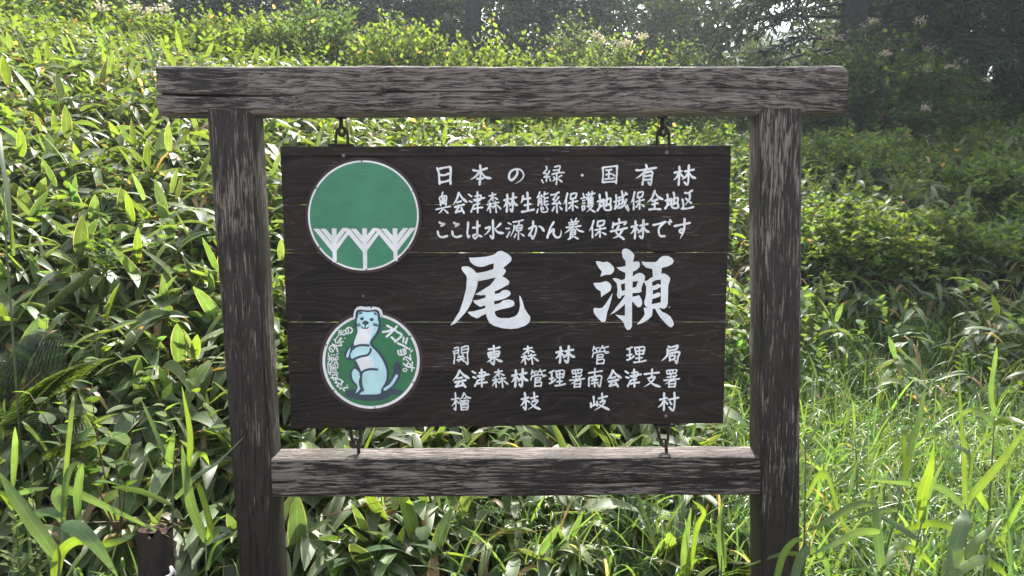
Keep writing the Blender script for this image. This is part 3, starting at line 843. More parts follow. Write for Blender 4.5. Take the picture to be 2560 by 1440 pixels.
# the words along its edge
def char_at(g, ch, cx, cy, size, rot, yy, bold=.018):
    c = bpy.data.curves.new('t', 'FONT'); c.body = ch; c.size = 1.0; c.offset = bold; c.resolution_u = 3
    c.align_x = 'LEFT'
    o_ = bpy.data.objects.new('t', c); col.objects.link(o_)
    dg = bpy.context.evaluated_depsgraph_get(); dg.update()
    me = bpy.data.meshes.new_from_object(o_.evaluated_get(dg))
    vs = [Vector(v.co) for v in me.vertices]; fs = [tuple(p.vertices) for p in me.polygons]
    bpy.data.objects.remove(o_); bpy.data.meshes.remove(me); bpy.data.curves.remove(c)
    if not vs: return
    x0, x1 = min(v.x for v in vs), max(v.x for v in vs); y0, y1 = min(v.y for v in vs), max(v.y for v in vs)
    mx, my = (x0 + x1) / 2, (y0 + y1) / 2
    k_ = size / max(x1 - x0, y1 - y0)
    a = R(rot)
    out = []
    for v in vs:
        x, y = (v.x - mx) * k_, (v.y - my) * k_
        out.append(at(cx + x * math.cos(a) - y * math.sin(a), cy - (x * math.sin(a) + y * math.cos(a)), yy))
    g.add(out, fs)
g = Geo()
for i, (ch, x, y, s, r_) in enumerate((('ボ', 410, 1190, 29, 132), ('ク', 335, 1100, 25, 112), ('が', 243, 1005, 24, 104), ('尾', 235, 872, 31, 92), ('瀬', 235, 690, 31, 88),
        ('の', 213, 518, 20, 72), ('人', 292, 472, 27, 60), ('気', 350, 362, 28, 56), ('も', 400, 222, 22, 50), ('の', 520, 190, 22, 25))):
    char_at(g, ch, 800 + x / 7.2, 800 + y / 7.2, s * .93, r_, YP - .0068 - .00002 * i, .010 if ch in '尾瀬気' else .034)
RT = [(25, "250,125 440,235;468,145 400,225 240,375;155,268 270,252 370,215"), (25, "468,262 578,345 430,490;352,390 440,472"),
      (23, "622,395 612,500;702,412 672,530;492,525 620,580 712,640"), (17, "765,640 748,668;815,680 785,716"), (20, "495,690 522,778 650,768 668,700 640,652;552,675 570,742;607,660 625,728"),
      (17, "765,780 786,905;786,900 700,835 640,850 622,892"), (12, "678,880 695,905;708,920 732,938"), (17, "820,948 805,1148;865,1078 760,1062 680,1038 620,978;765,1050 772,1000 728,975 692,1000 712,1045"),
      (13, "650,1085 685,1105 688,1140 650,1158 615,1140 615,1105 650,1085")]
for wz_, s_ in RT:
    for st_ in s_.split(';'):
        lay2[0] += 1
        keep, yf = lay[0], YF
        YF = YP - .0067 - .00003 * lay2[0]; lay[0] = -1
        pts_ = [tuple(float(q) for q in p.split(',')) for p in st_.split()]
        brush(g, [(940 + x / 9., 800 + y / 9.) for x, y in pts_], wz_ / 9., '=')
        YF = yf; lay[0] = keep
child(g.build('lettering', M['white2'], board), E2)
g = Geo()
for x, y in ((965, 120), (1382, 428), (1410, 915), (1008, 1186), (488, 518), (568, 1000)): 
    g = Geo(); dome(g, *q2(x, y), YP - .0062, .0033); child(g.build('screw', M['screw'], board), E2)

for px, py in ((858.5, 388.5), (1667, 381), (1664.5, 1041), (908, 740), (1673, 768)):
    g = Geo(); dome(g, px, py, YP - (.0062 if py < 400 else .0002), .0062 if px != 908 and py != 768 else .004)
    g.build('bolt', M['screw'], board, smooth=True)

# ---- iron fittings: eye bolts fixed to the frame, shackles and hooks fixed to the board
YH = .066
def fitting(pts, r, name, parent, closed=False, sides=10):
    g = Geo(); g.tube([at(x, y, YH + dz) for x, y, dz in pts], r, sides, closed); return g
for cx in (852.5, 1655.5):
    g = Geo()
    a, b_ = at(cx, 290, YH), at(cx, 320, YH)
    g.tube([a, b_], .0062, 10)
    g.box(at(cx, 291.5, YH), (.026, .026, .012))
    ring = [(cx + 2 + 8 * math.cos(t), 329 + 10 * math.sin(t), .0) for t in np.linspace(0, 2 * math.pi, 15)[:-1]]
    g.tube([at(x, y, YH) for x, y, _ in ring], .005, 8, True)
    g.build('eye_bolt', M['iron'], frame, smooth=True)
    g = Geo()
    sh = smooth_line([(cx - 13, 363), (cx - 13, 345), (cx - 10, 328), (cx + 2, 318), (cx + 14, 328), (cx + 17, 345), (cx + 17, 363)], n=4)
    # the shackle is threaded through the eye, square to it
    g.tube([at(x, y, YH + .004) for x, y in sh], .0044, 8)
    c = at(cx + 1, 364, YH)
    g.box((c.x, YH, c.z + .001), (.075, .03, .005))
    g.build('shackle', M['iron'], board, smooth=True)
for cx, mir in ((896, 1), (1665, 1)):
    g = Geo()
    g.tube([at(cx, 1104, YH), at(cx + 1, 1136, YH)], .0052, 9)
    ring = [(cx - 6 + 7.5 * math.cos(t), 1106 + 8 * math.sin(t)) for t in np.linspace(0, 2 * math.pi, 13)[:-1]]
    g.tube([at(x, y, YH) for x, y in ring], .0048, 8, True)
    g.build('eye_bolt', M['iron'], frame, smooth=True)
    g = Geo()
    sh = smooth_line([(cx - 24 if cx > 1000 else cx - 20, 1066), (cx - 18, 1088), (cx - 10, 1108), (cx - 1, 1112), (cx + 5, 1098), (cx + 4, 1066)], n=4)
    g.tube([at(x, y, YH + .004) for x, y in sh], .0042, 8)
    c = at(cx - 7, 1070 if cx < 1000 else 1062, YH)
    g.box((c.x, YH, c.z), (.06, .028, .005))
    g.build('shackle', M['iron'], board, smooth=True)

# ---- the short stake in the corner
YS = -.2
stake = empty('wooden_stake', at(378, 1700, YS), 'short dark wooden stake with a splintered reddish top among reeds at lower left', 'stake')
r_ = np.random.default_rng(4)
g = Geo()
n_ = 18
for j, py in enumerate(np.linspace(1700, 1334, 30)):
    t = j / 29
    xl = lerp(352, 333, t); xr = lerp(436, 411, t)
    a, b_ = at(xl, py, YS), at(xr, py, YS)
    w = (b_.x - a.x) / 2; c = (a + b_) / 2
    for i in range(n_):
        th = 2 * math.pi * i / n_
        sx, sy = math.cos(th), math.sin(th)
        k_ = 1 / max(abs(sx), abs(sy)) ** .8
        hz = (r_.normal() * .008 - .004 if j == 29 else 0)
        g.V.append((c.x + sx * k_ * w * .98, YS + .032 + sy * k_ * w * .7, c.z + hz)); 
g.n = len(g.V)
for j in range(29):
    for i in range(n_):
        l = (i + 1) % n_
        g.F.append((j * n_ + i, j * n_ + l, (j + 1) * n_ + l, (j + 1) * n_ + i))
g.build('shaft', M['stake'], stake, smooth=True)
g = Geo()
c = at(372, 1334, YS); top = []
w = .045
for i in range(9):
    for j in range(9):
        x, y = (i / 8 - .5) * 2 * w * .93, (j / 8 - .5) * 2 * w * .93
        top.append((c.x + x, YS + .032 + y * .68, c.z + r_.normal() * .0030 - .001))
g.add(top, [(i * 9 + j, (i + 1) * 9 + j, (i + 1) * 9 + j + 1, i * 9 + j + 1) for i in range(8) for j in range(8)])
g.build('splintered_top', M['rot'], stake)
g = Geo(); dome(g, 373, 1346, YS - .0005, .0055); g.build('screw', M['screw'], stake, smooth=True)
g = Geo(); c = at(400, 1410, YS - .0035)
hole = [(400 + 9 * math.cos(t) * (1 + .2 * math.sin(3 * t)), 1410 + 14 * math.sin(t)) for t in np.linspace(0, 2 * math.pi, 15)[:-1]]
g.poly([at(x, y, YS - .004) for x, y in hole]); g.build('knot_hole', flat_mat('knot_dark', (.004, .003, .003), .95), stake)
g = Geo()
rp = smooth_line([at(427, 1418, YS + .01), at(429, 1432, YS - .006), at(421, 1441, YS - .012), at(395, 1449, YS - .016), at(360, 1452, YS - .012), at(338, 1450, YS + .03), at(350, 1452, YS + .10), at(420, 1446, YS + .10), at(436, 1436, YS + .05), at(427, 1418, YS + .01)], n=5)
g.tube(rp, .0045, 8)
tag(g.build('rope', M['rope'], None, smooth=True), 'white rope tied around the short wooden stake', 'rope')

# unseen pale gravel strip, added to bounce warm sunlight onto the sign
px_ = np.linspace(-9, 9, 60); py_ = np.linspace(-4.6, -1.15, 14)
gX, gY = np.meshgrid(px_, py_)
gY = gY + .12 * np.sin(gX * 1.3)
gi = np.arange(gX.size).reshape(gX.shape)
gZ = ground_z(gX, gY) + .012 + .006 * np.sin(gX * 9) * np.sin(gY * 11)
tag(mesh_obj('added_bounce_strip', np.stack([gX, gY, gZ], -1), np.stack([gi[:-1, :-1], gi[:-1, 1:], gi[1:, 1:], gi[1:, :-1]], -1).reshape(-1, 4), flat_mat('pale_bounce_gravel', (.34, .32, .29), .95, 0, .35, 30, .8)), kind='structure')

# ------------------------------------------------------------------ foliage machinery
UPV = np.array([0, 0, 1.0])
def unit(a): return a / np.maximum(np.linalg.norm(a, axis=-1, keepdims=True), 1e-9)
PROF = {
 'sasa': lambda t: np.clip(np.sin(np.pi * np.clip(t * .93 + .06, 0, 1) ** .72), 0, 1) ** .75,
 'ovate': lambda t: np.clip(np.sin(np.pi * np.clip(t * .95 + .04, 0, 1) ** .62), 0, 1) ** .9,
 'blade': lambda t: np.interp(t, [0, .12, .5, .8, 1], [.55, 1, .85, .5, .03]),
 'reed': lambda t: np.interp(t, [0, .1, .35, .7, .9, 1], [.55, .85, 1, .75, .35, .03]),
 'needle': lambda t: np.interp(t, [0, .3, .8, 1], [.5, 1, .7, .05]),
}
def leaves(P, D, L, W, tint, prof='sasa', nseg=5, droop=None, fold=.18, roll=None, r=rng):
    """N leaves: base P, direction D, length L, half width W, tint (N,3); returns V, F, T"""
    n = len(P)
    D = unit(D)
    S = np.cross(D, UPV + r.normal(size=(n, 3)) * .12); S = unit(S)
    if roll is not None:
        Nn = np.cross(S, D)
        S = S * np.cos(roll)[:, None] + Nn * np.sin(roll)[:, None]
    droop = np.zeros(n) if droop is None else droop
    fold = np.broadcast_to(np.asarray(fold, float), (n,))
    ts = np.linspace(0, 1, nseg + 1)
    w = PROF[prof](ts)
    V = np.empty((n, nseg + 1, 3, 3)); T = np.empty((n, nseg + 1, 3, 4))
    down = np.array([0, 0, -1.0])
    for j, t in enumerate(ts):
        c = P + D * (L * (t - .12 * np.abs(droop) * t * t))[:, None] + down * (L * droop * t ** 2.0)[:, None]
        tg = unit(D + down * (2 * droop * t)[:, None])
        nm = np.cross(S, tg)
        wj = (W * w[j])[:, None]
        V[:, j, 1] = c
        V[:, j, 0] = c - S * wj * np.cos(fold)[:, None] + nm * wj * np.sin(fold)[:, None]
        V[:, j, 2] = c + S * wj * np.cos(fold)[:, None] + nm * wj * np.sin(fold)[:, None]
    T[..., :3] = tint[:, None, None, :]
    T[:, :, 0, 3] = 1; T[:, :, 2, 3] = 1; T[:, :, 1, 3] = 0
    k = (nseg + 1) * 3
    q = []
    for j in range(nseg):
        for s in (0, 1): q.append((j * 3 + s, j * 3 + s + 1, j * 3 + s + 4, j * 3 + s + 3))
    F = (np.array(q)[None] + (np.arange(n) * k)[:, None, None]).reshape(-1, 4)
    return V.reshape(-1, 3), F, T.reshape(-1, 4)

class Mass:
    def __init__(s): s.V = []; s.F = []; s.T = []; s.n = 0
    def add(s, VFT):
        V, F, T = VFT
        s.V.append(V); s.F.append(F + s.n); s.T.append(T); s.n += len(V)
    def tubes(s, P, r, tint):
        """P (n, m, 3) polylines with radius r (n, m): three-sided tubes"""
        n, m, _ = P.shape
        tg = unit(np.gradient(P, axis=1))
        a = unit(np.cross(tg, np.array([.2, .9, .3]))); b = np.cross(tg, a)
        V = np.stack([P + (a * math.cos(k * 2.094) + b * math.sin(k * 2.094)) * r[..., None] for k in range(3)], 2)
        q = []
        for j in range(m - 1):
            for k in range(3): q.append((j * 3 + k, j * 3 + (k + 1) % 3, (j + 1) * 3 + (k + 1) % 3, (j + 1) * 3 + k))
        F = (np.array(q)[None] + (np.arange(n) * m * 3)[:, None, None]).reshape(-1, 4)
        T = np.ones((n, m * 3, 4)); T[..., :3] = np.asarray(tint)[:, None, :] if np.ndim(tint) == 2 else np.asarray(tint); T[..., 3] = .4
        s.add((V.reshape(-1, 3), F, T.reshape(-1, 4)))
    def build(s, name, m, parent=None, label=None):
        return mesh_obj(name, np.concatenate(s.V), np.concatenate(s.F), m, parent, True, np.concatenate(s.T), label)

def tints(n, base, r, var=.22, alt=None, pa=0.0, dry=0.0, dryc=(.26, .17, .085)):
    c = np.array(base)[None] * (1 + r.normal(size=(n, 1)) * var).clip(.4, 1.8) * (1 + r.normal(size=(n, 3)) * .06)
    u = r.random(n)
    if alt is not None: c[u < pa] = np.array(alt) * (1 + r.normal(size=((u < pa).sum(), 1)) * .15)
    k = u > 1 - dry
    c[k] = np.array(dryc) * (1 + r.normal(size=(k.sum(), 1)) * .3).clip(.35, 1.6)
    return c.clip(.003, .9), k

# ---- where everything grows: sampled over bearing s = X/d and distance d
def scatter(n, s0, s1, d0, d1, r, power=1.0):
    u = r.random(n)
    d = np.sqrt(d0 ** 2 + u ** power * (d1 ** 2 - d0 ** 2))
    s = s0 + r.random(n) * (s1 - s0)
    return s * d, d - CAM_D, s, d
def clear_of_sign(X, Y):                                  # nothing grows through the posts or in front of the board
    return ~((Y < .28) & (np.abs(X) < 1.02))
def clump(X, Y, f=1.0, ph=0.0): return .5 + .5 * np.sin(X * 1.9 * f + ph + 1.3 * np.sin(Y * 1.1 * f)) * np.sin(Y * 2.3 * f + ph * 2 + 1.1 * np.sin(X * 1.4 * f))

def sasa(n, s0, s1, d0, d1, r, size=1.0, keep=None, base=(.068, .115, .042), nseg=5, hgt=.42, nleaf=6, dry=.12, pa=.10):
    X, Y, s, d = scatter(n, s0, s1, d0, d1, r)
    k = clear_of_sign(X, Y)
    if keep is not None: k &= r.random(n) < keep(X, Y, s, d)
    X, Y, s, d = X[k], Y[k], s[k], d[k]; n = len(X)
    z0 = ground_z(X, Y)
    h = np.minimum(hgt, (canopy(s, d) - z0) + .08) * (.55 + .6 * r.random(n))
    lean = r.normal(size=(n, 2)) * .14 + np.array([0, -.10])
    top = np.stack([X + lean[:, 0] * h, Y + lean[:, 1] * h, z0 + h], 1)
    base_p = np.stack([X, Y, z0 - .03], 1)
    m = Mass()
    mid = base_p * .5 + top * .5 + np.stack([lean[:, 0] * -.04, lean[:, 1] * -.04, np.zeros(n)], 1)
    m.tubes(np.stack([base_p, mid, top], 1), np.tile(np.array([.0028, .0024, .0015])[None], (n, 1)), np.where(r.random((n, 1)) < .5, np.array([[.10, .11, .04]]), np.array([[.12, .085, .05]])))
    # dead canes leaning through the thicket
    k = n // 2
    j = r.integers(0, n, k)
    a = base_p[j] + r.normal(size=(k, 3)) * np.array([.1, .1, 0]); e = a + np.stack([r.normal(size=k) * .22, r.normal(size=k) * .2 - .05, h[j] * (.5 + .7 * r.random(k))], 1)
    m.tubes(np.stack([a, (a + e) / 2 + r.normal(size=(k, 3)) * .02, e], 1), np.tile(np.array([.0022, .002, .0012])[None], (k, 1)), np.tile(np.array([[.20, .15, .095]]), (k, 1)))
    ph = r.random(n) * 6.28
    for q in range(nleaf):
        az = ph + q * 2.4 + r.normal(size=n) * .35
        fr = 1 - .13 * q * r.random(n)                                      # lower leaves sit further down the culm
        P = base_p + (top - base_p) * fr[:, None]
        el = np.where(r.random(n) < .035, .95 + .3 * r.random(n), .10 + r.normal(size=n) * .30 - .06 * q)
        if q == 0: el = np.where(r.random(n) < .11, 1.0 + .35 * r.random(n), el)
        D = np.stack([np.cos(az) * np.cos(el), np.sin(az) * np.cos(el) - .18, np.sin(el)], 1)
        L = size * (.17 + .11 * r.random(n)) * (1.05 if q < 3 else .9)
        W = L * (.088 + .07 * r.random(n) ** 1.4)
        c, dk = tints(n, base, r, .22, (.095, .15, .028), pa + (.2 if q == 0 else 0), dry * (.4 if q < 2 else 1.6))
        dr = np.where(el > .8, .06 + .1 * r.random(n), .25 + .38 * r.random(n))
        dr[dk] += .45
        W[dk] *= .6
        m.add(leaves(P, D, L, W, c, 'sasa', nseg, dr, .10 + .38 * r.random(n) ** 2, r.normal(size=n) * .36, r))
    return m

r1 = np.random.default_rng(21)
def kL(X, Y, s, d): return (1 - .35 * clump(X, Y, 1.2)) * np.where(s > -.12, np.interp(d, [2.9, 3.6], [.38, 1]), 1)
m = sasa(3900, -1.2, .26, 2.42, 4.6, r1, .92, kL, nseg=6, nleaf=7)
tag(m.build('bamboo_grass', M['sasa']), 'broad leaved bamboo grass thicket climbing the bank behind the sign', 'bamboo grass', kind='stuff')
m = sasa(6000, -1.25, .12, 4.5, 9.2, r1, .86, kL, nseg=4, nleaf=6, pa=.16, base=(.072, .118, .036))
tag(m.build('bamboo_grass', M['sasa']), 'sunlit bamboo grass covering the upper slope of the left bank', 'bamboo grass', kind='stuff')
m = sasa(3600, .08, 1.2, 4.7, 12.5, r1, .84, lambda X, Y, s, d: .3 + .7 * clump(X, Y, .8, 1.0), nseg=4, nleaf=6, base=(.075, .125, .052), dry=.09, pa=.05)
tag(m.build('bamboo_grass', M['sasa']), 'shaded bamboo grass patches on the gentle bank at right', 'bamboo grass', kind='stuff')

# small leaved undergrowth between and above the bamboo grass
def under(n, s0, s1, d0, d1, r, keep=None, base=(.046, .082, .024), size=.045, hgt=.4, nl=16, pa=.25):
    X, Y, s, d = scatter(n, s0, s1, d0, d1, r)
    k = clear_of_sign(X, Y)
    if keep is not None: k &= r.random(n) < keep(X, Y, s, d)
    X, Y, s, d = X[k], Y[k], s[k], d[k]; n = len(X)
    z0 = ground_z(X, Y)
    h = hgt * (.5 + .8 * r.random(n))
    lean = r.normal(size=(n, 2)) * .35
    m = Mass()
    b = np.stack([X, Y, z0 - .02], 1); top = np.stack([X + lean[:, 0] * h, Y + lean[:, 1] * h, z0 + h], 1)
    m.tubes(np.stack([b, (b + top) / 2 + r.normal(size=(n, 3)) * .02, top], 1), np.tile(np.array([.0025, .002, .001])[None], (n, 1)), np.tile(np.array([[.07, .07, .035]]), (n, 1)))
    for q in range(nl):
        t = .35 + .65 * (q + r.random(n)) / nl
        P = b + (top - b) * t[:, None]
        az = q * 3.14 + r.normal(size=n) * .6 + (X * 7) % 6.28; el = .35 + r.normal(size=n) * .3
        D = np.stack([np.cos(az) * np.cos(el), np.sin(az) * np.cos(el), np.sin(el)], 1) + (top - b) * .6
        L = size * (.75 + .6 * r.random(n)); W = L * (.24 + .06 * r.random(n))
        c, _ = tints(n, base, r, .22, (.085, .13, .022), pa * (1.5 if t.mean() > .7 else .6), .02)
        m.add(leaves(P, D, L, W, c, 'ovate', 3, .12 + .2 * r.random(n), .2, r.normal(size=n) * .3, r))
    return m
r2 = np.random.default_rng(31)
m = under(3300, .02, 1.2, 4.6, 13.0, r2, lambda X, Y, s, d: .25 + .75 * clump(X, Y, .8, 1.0 + 1.57), size=.075, hgt=.5, base=(.070, .120, .042), pa=.2)
tag(m.build('undergrowth', M['shrubm']), 'low leafy undergrowth spreading over the right hand bank', 'undergrowth', kind='stuff')
m = under(2200, -1.0, .42, 6.2, 10.5, r2, lambda X, Y, s, d: .35 + .65 * clump(X, Y, .9, 2.4), size=.07, hgt=.55, base=(.065, .108, .028), pa=.4)
tag(m.build('undergrowth', M['shrubm']), 'bright sunlit undergrowth along the crest behind the sign', 'undergrowth', kind='stuff')

m = under(1100, -1.1, .25, 2.7, 6.2, r2, lambda X, Y, s, d: .25 + .75 * clump(X, Y, 1.4, .7), size=.058, hgt=.46, base=(.068, .115, .036), pa=.3)
tag(m.build('undergrowth', M['shrubm']), 'small leaved herbs mixed into the bamboo grass of the left bank', 'undergrowth', kind='stuff')
# grass of the damp foreground
def grass(n, s0, s1, d0, d1, r, keep=None, L0=.30, W0=.0032, base=(.074, .132, .050), arch=.85, dry=.03):
    X, Y, s, d = scatter(n, s0, s1, d0, d1, r)
    k = clear_of_sign(X, Y)
    if keep is not None: k &= r.random(n) < keep(X, Y, s, d)
    X, Y = X[k], Y[k]; n = len(X)
    P = np.stack([X, Y, ground_z(X, Y) - .01], 1)
    az = r.random(n) * 6.28; el = 1.12 + r.normal(size=n) * .24
    D = np.stack([np.cos(az) * np.cos(el), np.sin(az) * np.cos(el), np.sin(el)], 1)
    L = L0 * (.5 + .9 * r.random(n)); W = W0 * (.6 + .9 * r.random(n))
    c, _ = tints(n, base, r, .22, (.095, .160, .044), .3, dry, (.24, .20, .12))
    m = Mass()
    m.add(leaves(P, D, L, W, c, 'blade', 6, arch * (.3 + 1.2 * r.random(n)), .3, r.normal(size=n) * .8, r))
    return m
r3 = np.random.default_rng(41)
def kR(X, Y, s, d): return np.clip((s - np.interp(d, [2.6, 3.6], [-.2, .05])) / .22, 0, 1) * np.interp(d, [2.4, 4.5, 6.6], [1, 1, .25])
m = grass(46000, -.2, 1.15, 1.75, 6.4, r3, kR, .50, .0046)
tag(m.build('grass', M['grassm']), 'dense bright grass filling the sunny hollow right of the sign', 'grass', kind='stuff')
m = grass(5200, -1.1, .3, 1.7, 3.4, r3, None, .46, .0048, (.055, .10, .032))
tag(m.build('grass', M['grassm']), 'thin grass growing along the foot of the left bank', 'grass', kind='stuff')
m = grass(3400, -.9, 1.1, 3.4, 9.0, r3, lambda X, Y, s, d: .3 + .7 * clump(X, Y, .7, .3), .55, .0048, (.066, .11, .04), .65)
tag(m.build('grass', M['grassm']), 'long arching grass stems over the right hand bank', 'grass', kind='stuff')
# wider bladed grass, mixed through the hollow
m = grass(5600, .0, .9, 1.9, 6.2, r3, lambda X, Y, s, d: np.clip((s - .0) / .2, 0, 1), .54, .0072, (.075, .128, .05), .9)
tag(m.build('grass', M['reed']), 'broad bladed grass mixed through the sunny hollow', 'grass', kind='stuff')

# ------------------------------------------------------------------ single plants near the sign
def blade_mesh(pts, w, Y, dY=0.0, twist=0.0, prof='reed', fold=.25, seed=0):
    """a reed leaf along surveyed pixels, leaning dY from base to tip; w = greatest half width in metres"""
    P = smooth_line(pts, n=6); n = len(P)
    C = np.array([at(p[0], p[1], Y + dY * (i / (n - 1)) ** 1.3) for i, p in enumerate(P)])
    tg = unit(np.gradient(C, axis=0))
    view = unit(C - np.array([[0, -CAM_D, CAM_Z]]))
    S = unit(np.cross(tg, view))
    a = twist + .5 * np.sin(np.linspace(0, 2.2, n) + seed)
    Nn = np.cross(S, tg)
    S = S * np.cos(a)[:, None] + Nn * np.sin(a)[:, None]
    Nn = np.cross(S, tg)
    ww = (w * PROF[prof](np.linspace(0, 1, n)))[:, None]
    f = fold * np.cos(np.linspace(0, 1.2, n))[:, None]
    V = np.stack([C - S * ww * np.cos(f) + Nn * ww * np.sin(f), C, C + S * ww * np.cos(f) + Nn * ww * np.sin(f)], 1)
    q = []
    for j in range(n - 1):
        for s in (0, 1): q.append((j * 3 + s, j * 3 + s + 1, j * 3 + s + 4, j * 3 + s + 3))
    return V.reshape(-1, 3), np.array(q), n
def reed(label, Y, stem, blades, seed=0, group='tall reeds'):
    r = np.random.default_rng(seed)
    b = at(*stem[0], Y)
    zb = gz(b.x, Y)
    root = empty('reed', (b.x, Y, zb), label, 'reed', group)
    sp_ = [Vector((b.x, Y, zb - .02))] + [at(*p, Y) for p in stem]
    sp_ = [p for i, p in enumerate(sp_) if i == 0 or p.z > zb]
    g = Geo(); n = len(sp_)
    g.tube(sp_, [.0042 - .0022 * i / max(n - 1, 1) for i in range(n)], 7)
    g.build('stem', M['stem'], root, smooth=True)
    for i, (pts, w) in enumerate(blades):
        V, q, n = blade_mesh(pts, w * .78, Y + r.normal() * .006, r.normal() * .10, r.normal() * .35, seed=i + seed)
        c = np.array([.066, .115, .048]) * (1 + r.normal() * .12) if r.random() < .6 else np.array([.085, .135, .028])
        T = np.ones((len(V), 4)); T[:, :3] = c; T[1::3, 3] = 0
        mesh_obj('leaf', V, q, M['reed'], root, True, T)
def C1(p): return [(x / 2.667, 900 + y / 2.667) for x, y in p]
def C2(p): return [(1960 + x / 2.667, 900 + y / 2.667) for x, y in p]
reed('tall reed with a long blade drooping over the stake at lower left', -.24, C1([(405, 1440), (410, 1200), (415, 1060)]),
     [(C1([(415, 1060), (440, 700), (478, 330), (490, 230)]), .010), (C1([(412, 1010), (372, 905), (450, 866), (720, 985), (1130, 1180)]), .017),
      (C1([(415, 1080), (398, 1035), (330, 1010), (215, 1035), (75, 1130)]), .017), (C1([(425, 1050), (445, 800), (492, 700), (550, 690)]), .013), (C1([(530, 1100), (520, 900), (535, 760), (550, 692)]), .015)], 1)
reed('low reed with two very broad grey green blades beside the stake', -.40, C1([(380, 1560), (400, 1300), (415, 1100)]),
     [(C1([(415, 1095), (520, 1125), (640, 1240), (790, 1450)]), .024), (C1([(390, 1330), (250, 1130), (110, 930), (-10, 740)]), .022), (C1([(370, 1460), (410, 1290), (520, 1205), (640, 1240)]), .022),
      (C1([(640, 1240), (760, 1215), (890, 1180)]), .012)], 2)
reed('slim reed standing right behind the broken stake', -.06, C1([(1140, 1440), (1150, 1100), (1155, 800), (1160, 450)]),
     [(C1([(1150, 720), (1128, 660), (1145, 560), (1160, 470)]), .014), (C1([(1150, 965), (960, 880), (840, 855), (740, 845)]), .012), (C1([(1132, 700), (1040, 480), (940, 260)]), .009),
      (C1([(1150, 1180), (1060, 1120), (1000, 1090)]), .012)], 3)
reed('bushy reed reaching across the face of the left post', -.10, C1([(1376, 1440), (1372, 1215)]),
     [(C1([(1372, 1215), (1275, 970), (1240, 760), (1212, 560)]), .019), (C1([(1255, 760), (1268, 500), (1212, 170)]), .011), (C1([(1165, 925), (1300, 780), (1450, 680), (1640, 500)]), .013),
      (C1([(1262, 740), (1308, 640), (1360, 636), (1398, 705)]), .012), (C1([(1372, 1215), (1400, 1100), (1330, 850), (1300, 835)]), .012), (C1([(1375, 1230), (1450, 1130), (1560, 1150)]), .014), (C1([(1390, 1400), (1440, 1240), (1570, 1160)]), .016)], 4)
reed('thin upright reed blade at the far left edge', -.05, C1([(92, 1300), (95, 1050), (92, 840)]), [(C1([(90, 840), (100, 600), (100, 445)]), .012), (C1([(95, 900), (200, 870), (330, 850)]), .011), (C1([(94, 1000), (30, 900), (-40, 880)]), .012)], 5)
reed('upright bright reed with two leaves in the left bamboo grass', .35, [(22, 700), (12, 560), (10, 480)], [([(30, 620), (22, 500), (5, 395), (2, 330)], .013), ([(34, 640), (20, 540), (-8, 470)], .014)], 6)
reed('tall leaning reed with one sword blade right of the post', -.02, C2([(640, 1460), (700, 1200), (760, 1000), (790, 830)]),
     [(C2([(790, 830), (835, 620), (900, 380), (945, 185)]), .014), (C2([(800, 790), (795, 590), (800, 480), (850, 440), (870, 450)]), .012), (C2([(760, 1000), (600, 1010), (420, 1060)]), .010)], 7)
reed('reed with one wide half folded blade in the right foreground', -.12, C2([(830, 1470), (880, 1250), (918, 1080)]),
     [(C2([(912, 1085), (925, 900), (975, 730), (1000, 560)]), .019), (C2([(918, 1085), (980, 860), (1070, 660)]), .011), (C2([(890, 1200), (800, 1130), (640, 1040), (560, 1020)]), .014)], 8)
reed('many leaved reed with a long straight blade pointing up right', -.16, C2([(1213, 1470), (1212, 1200), (1207, 960)]),
     [(C2([(1208, 960), (1205, 640), (1182, 330), (1165, 60)]), .012), (C2([(1212, 945), (1400, 740), (1640, 420)]), .015), (C2([(1240, 830), (1246, 660), (1200, 600), (1095, 563)]), .013),
      (C2([(1195, 975), (1060, 860), (850, 828), (560, 803)]), .014), (C2([(1212, 1150), (1010, 1090), (860, 1120), (700, 1160)]), .014)], 9)
reed('tall thin reed near the right edge with its top blade cut off', .05, C2([(1350, 1200), (1380, 800), (1405, 370)]),
     [(C2([(1410, 375), (1385, 210), (1410, 0), (1418, -90)]), .013), (C2([(1395, 425), (1310, 350), (1220, 342), (1090, 460)]), .012), (C2([(1365, 1000), (1290, 870), (1340, 830)]), .013), (C2([(1395, 430), (1500, 390), (1640, 440)]), .012)], 10)
reed('drooping reed with the broadest blade at the lower right', -.34, C2([(1085, 1560), (1105, 1430)]),
     [(C2([(1100, 1480), (1150, 1230), (1205, 1060), (1250, 1040), (1275, 1090)]), .024), (C2([(1215, 1320), (1270, 1225), (1350, 1150), (1450, 1030)]), .016), (C2([(1110, 1440), (1300, 1330), (1420, 1380), (1500, 1460)]), .018)], 11)
reed('arching reed whose blade hangs straight down in the hollow', -.22, C2([(655, 1470), (650, 1400)]),
     [(C2([(650, 1410), (625, 1180), (605, 980), (575, 870)]), .018), (C2([(620, 960), (480, 965), (310, 1060), (170, 1145)]), .013), (C2([(640, 1150), (520, 1150), (430, 1180), (180, 1300)]), .017), (C2([(650, 1400), (760, 1240), (910, 1290), (1010, 1400)]), .014)], 12)
reed('low reed curving across the foot of the right post', -.14, [(1975, 1560), (1960, 1480)], [([(1935, 1470), (1955, 1390), (1985, 1353), (2010, 1352)], .017), ([(1960, 1480), (2010, 1400), (1960, 1385), (1850, 1420)], .010), ([(1975, 1470), (2012, 1380), (2060, 1400), (2075, 1470)], .018)], 13)
reed('slender reed stem close along the right post', .02, [(2008, 1500), (2012, 1300), (2014, 1090)], [([(2012, 1250), (2060, 1180), (2100, 1290), (2140, 1380)], .009), ([(2013, 1120), (2050, 1060), (2090, 1060)], .007)], 14)
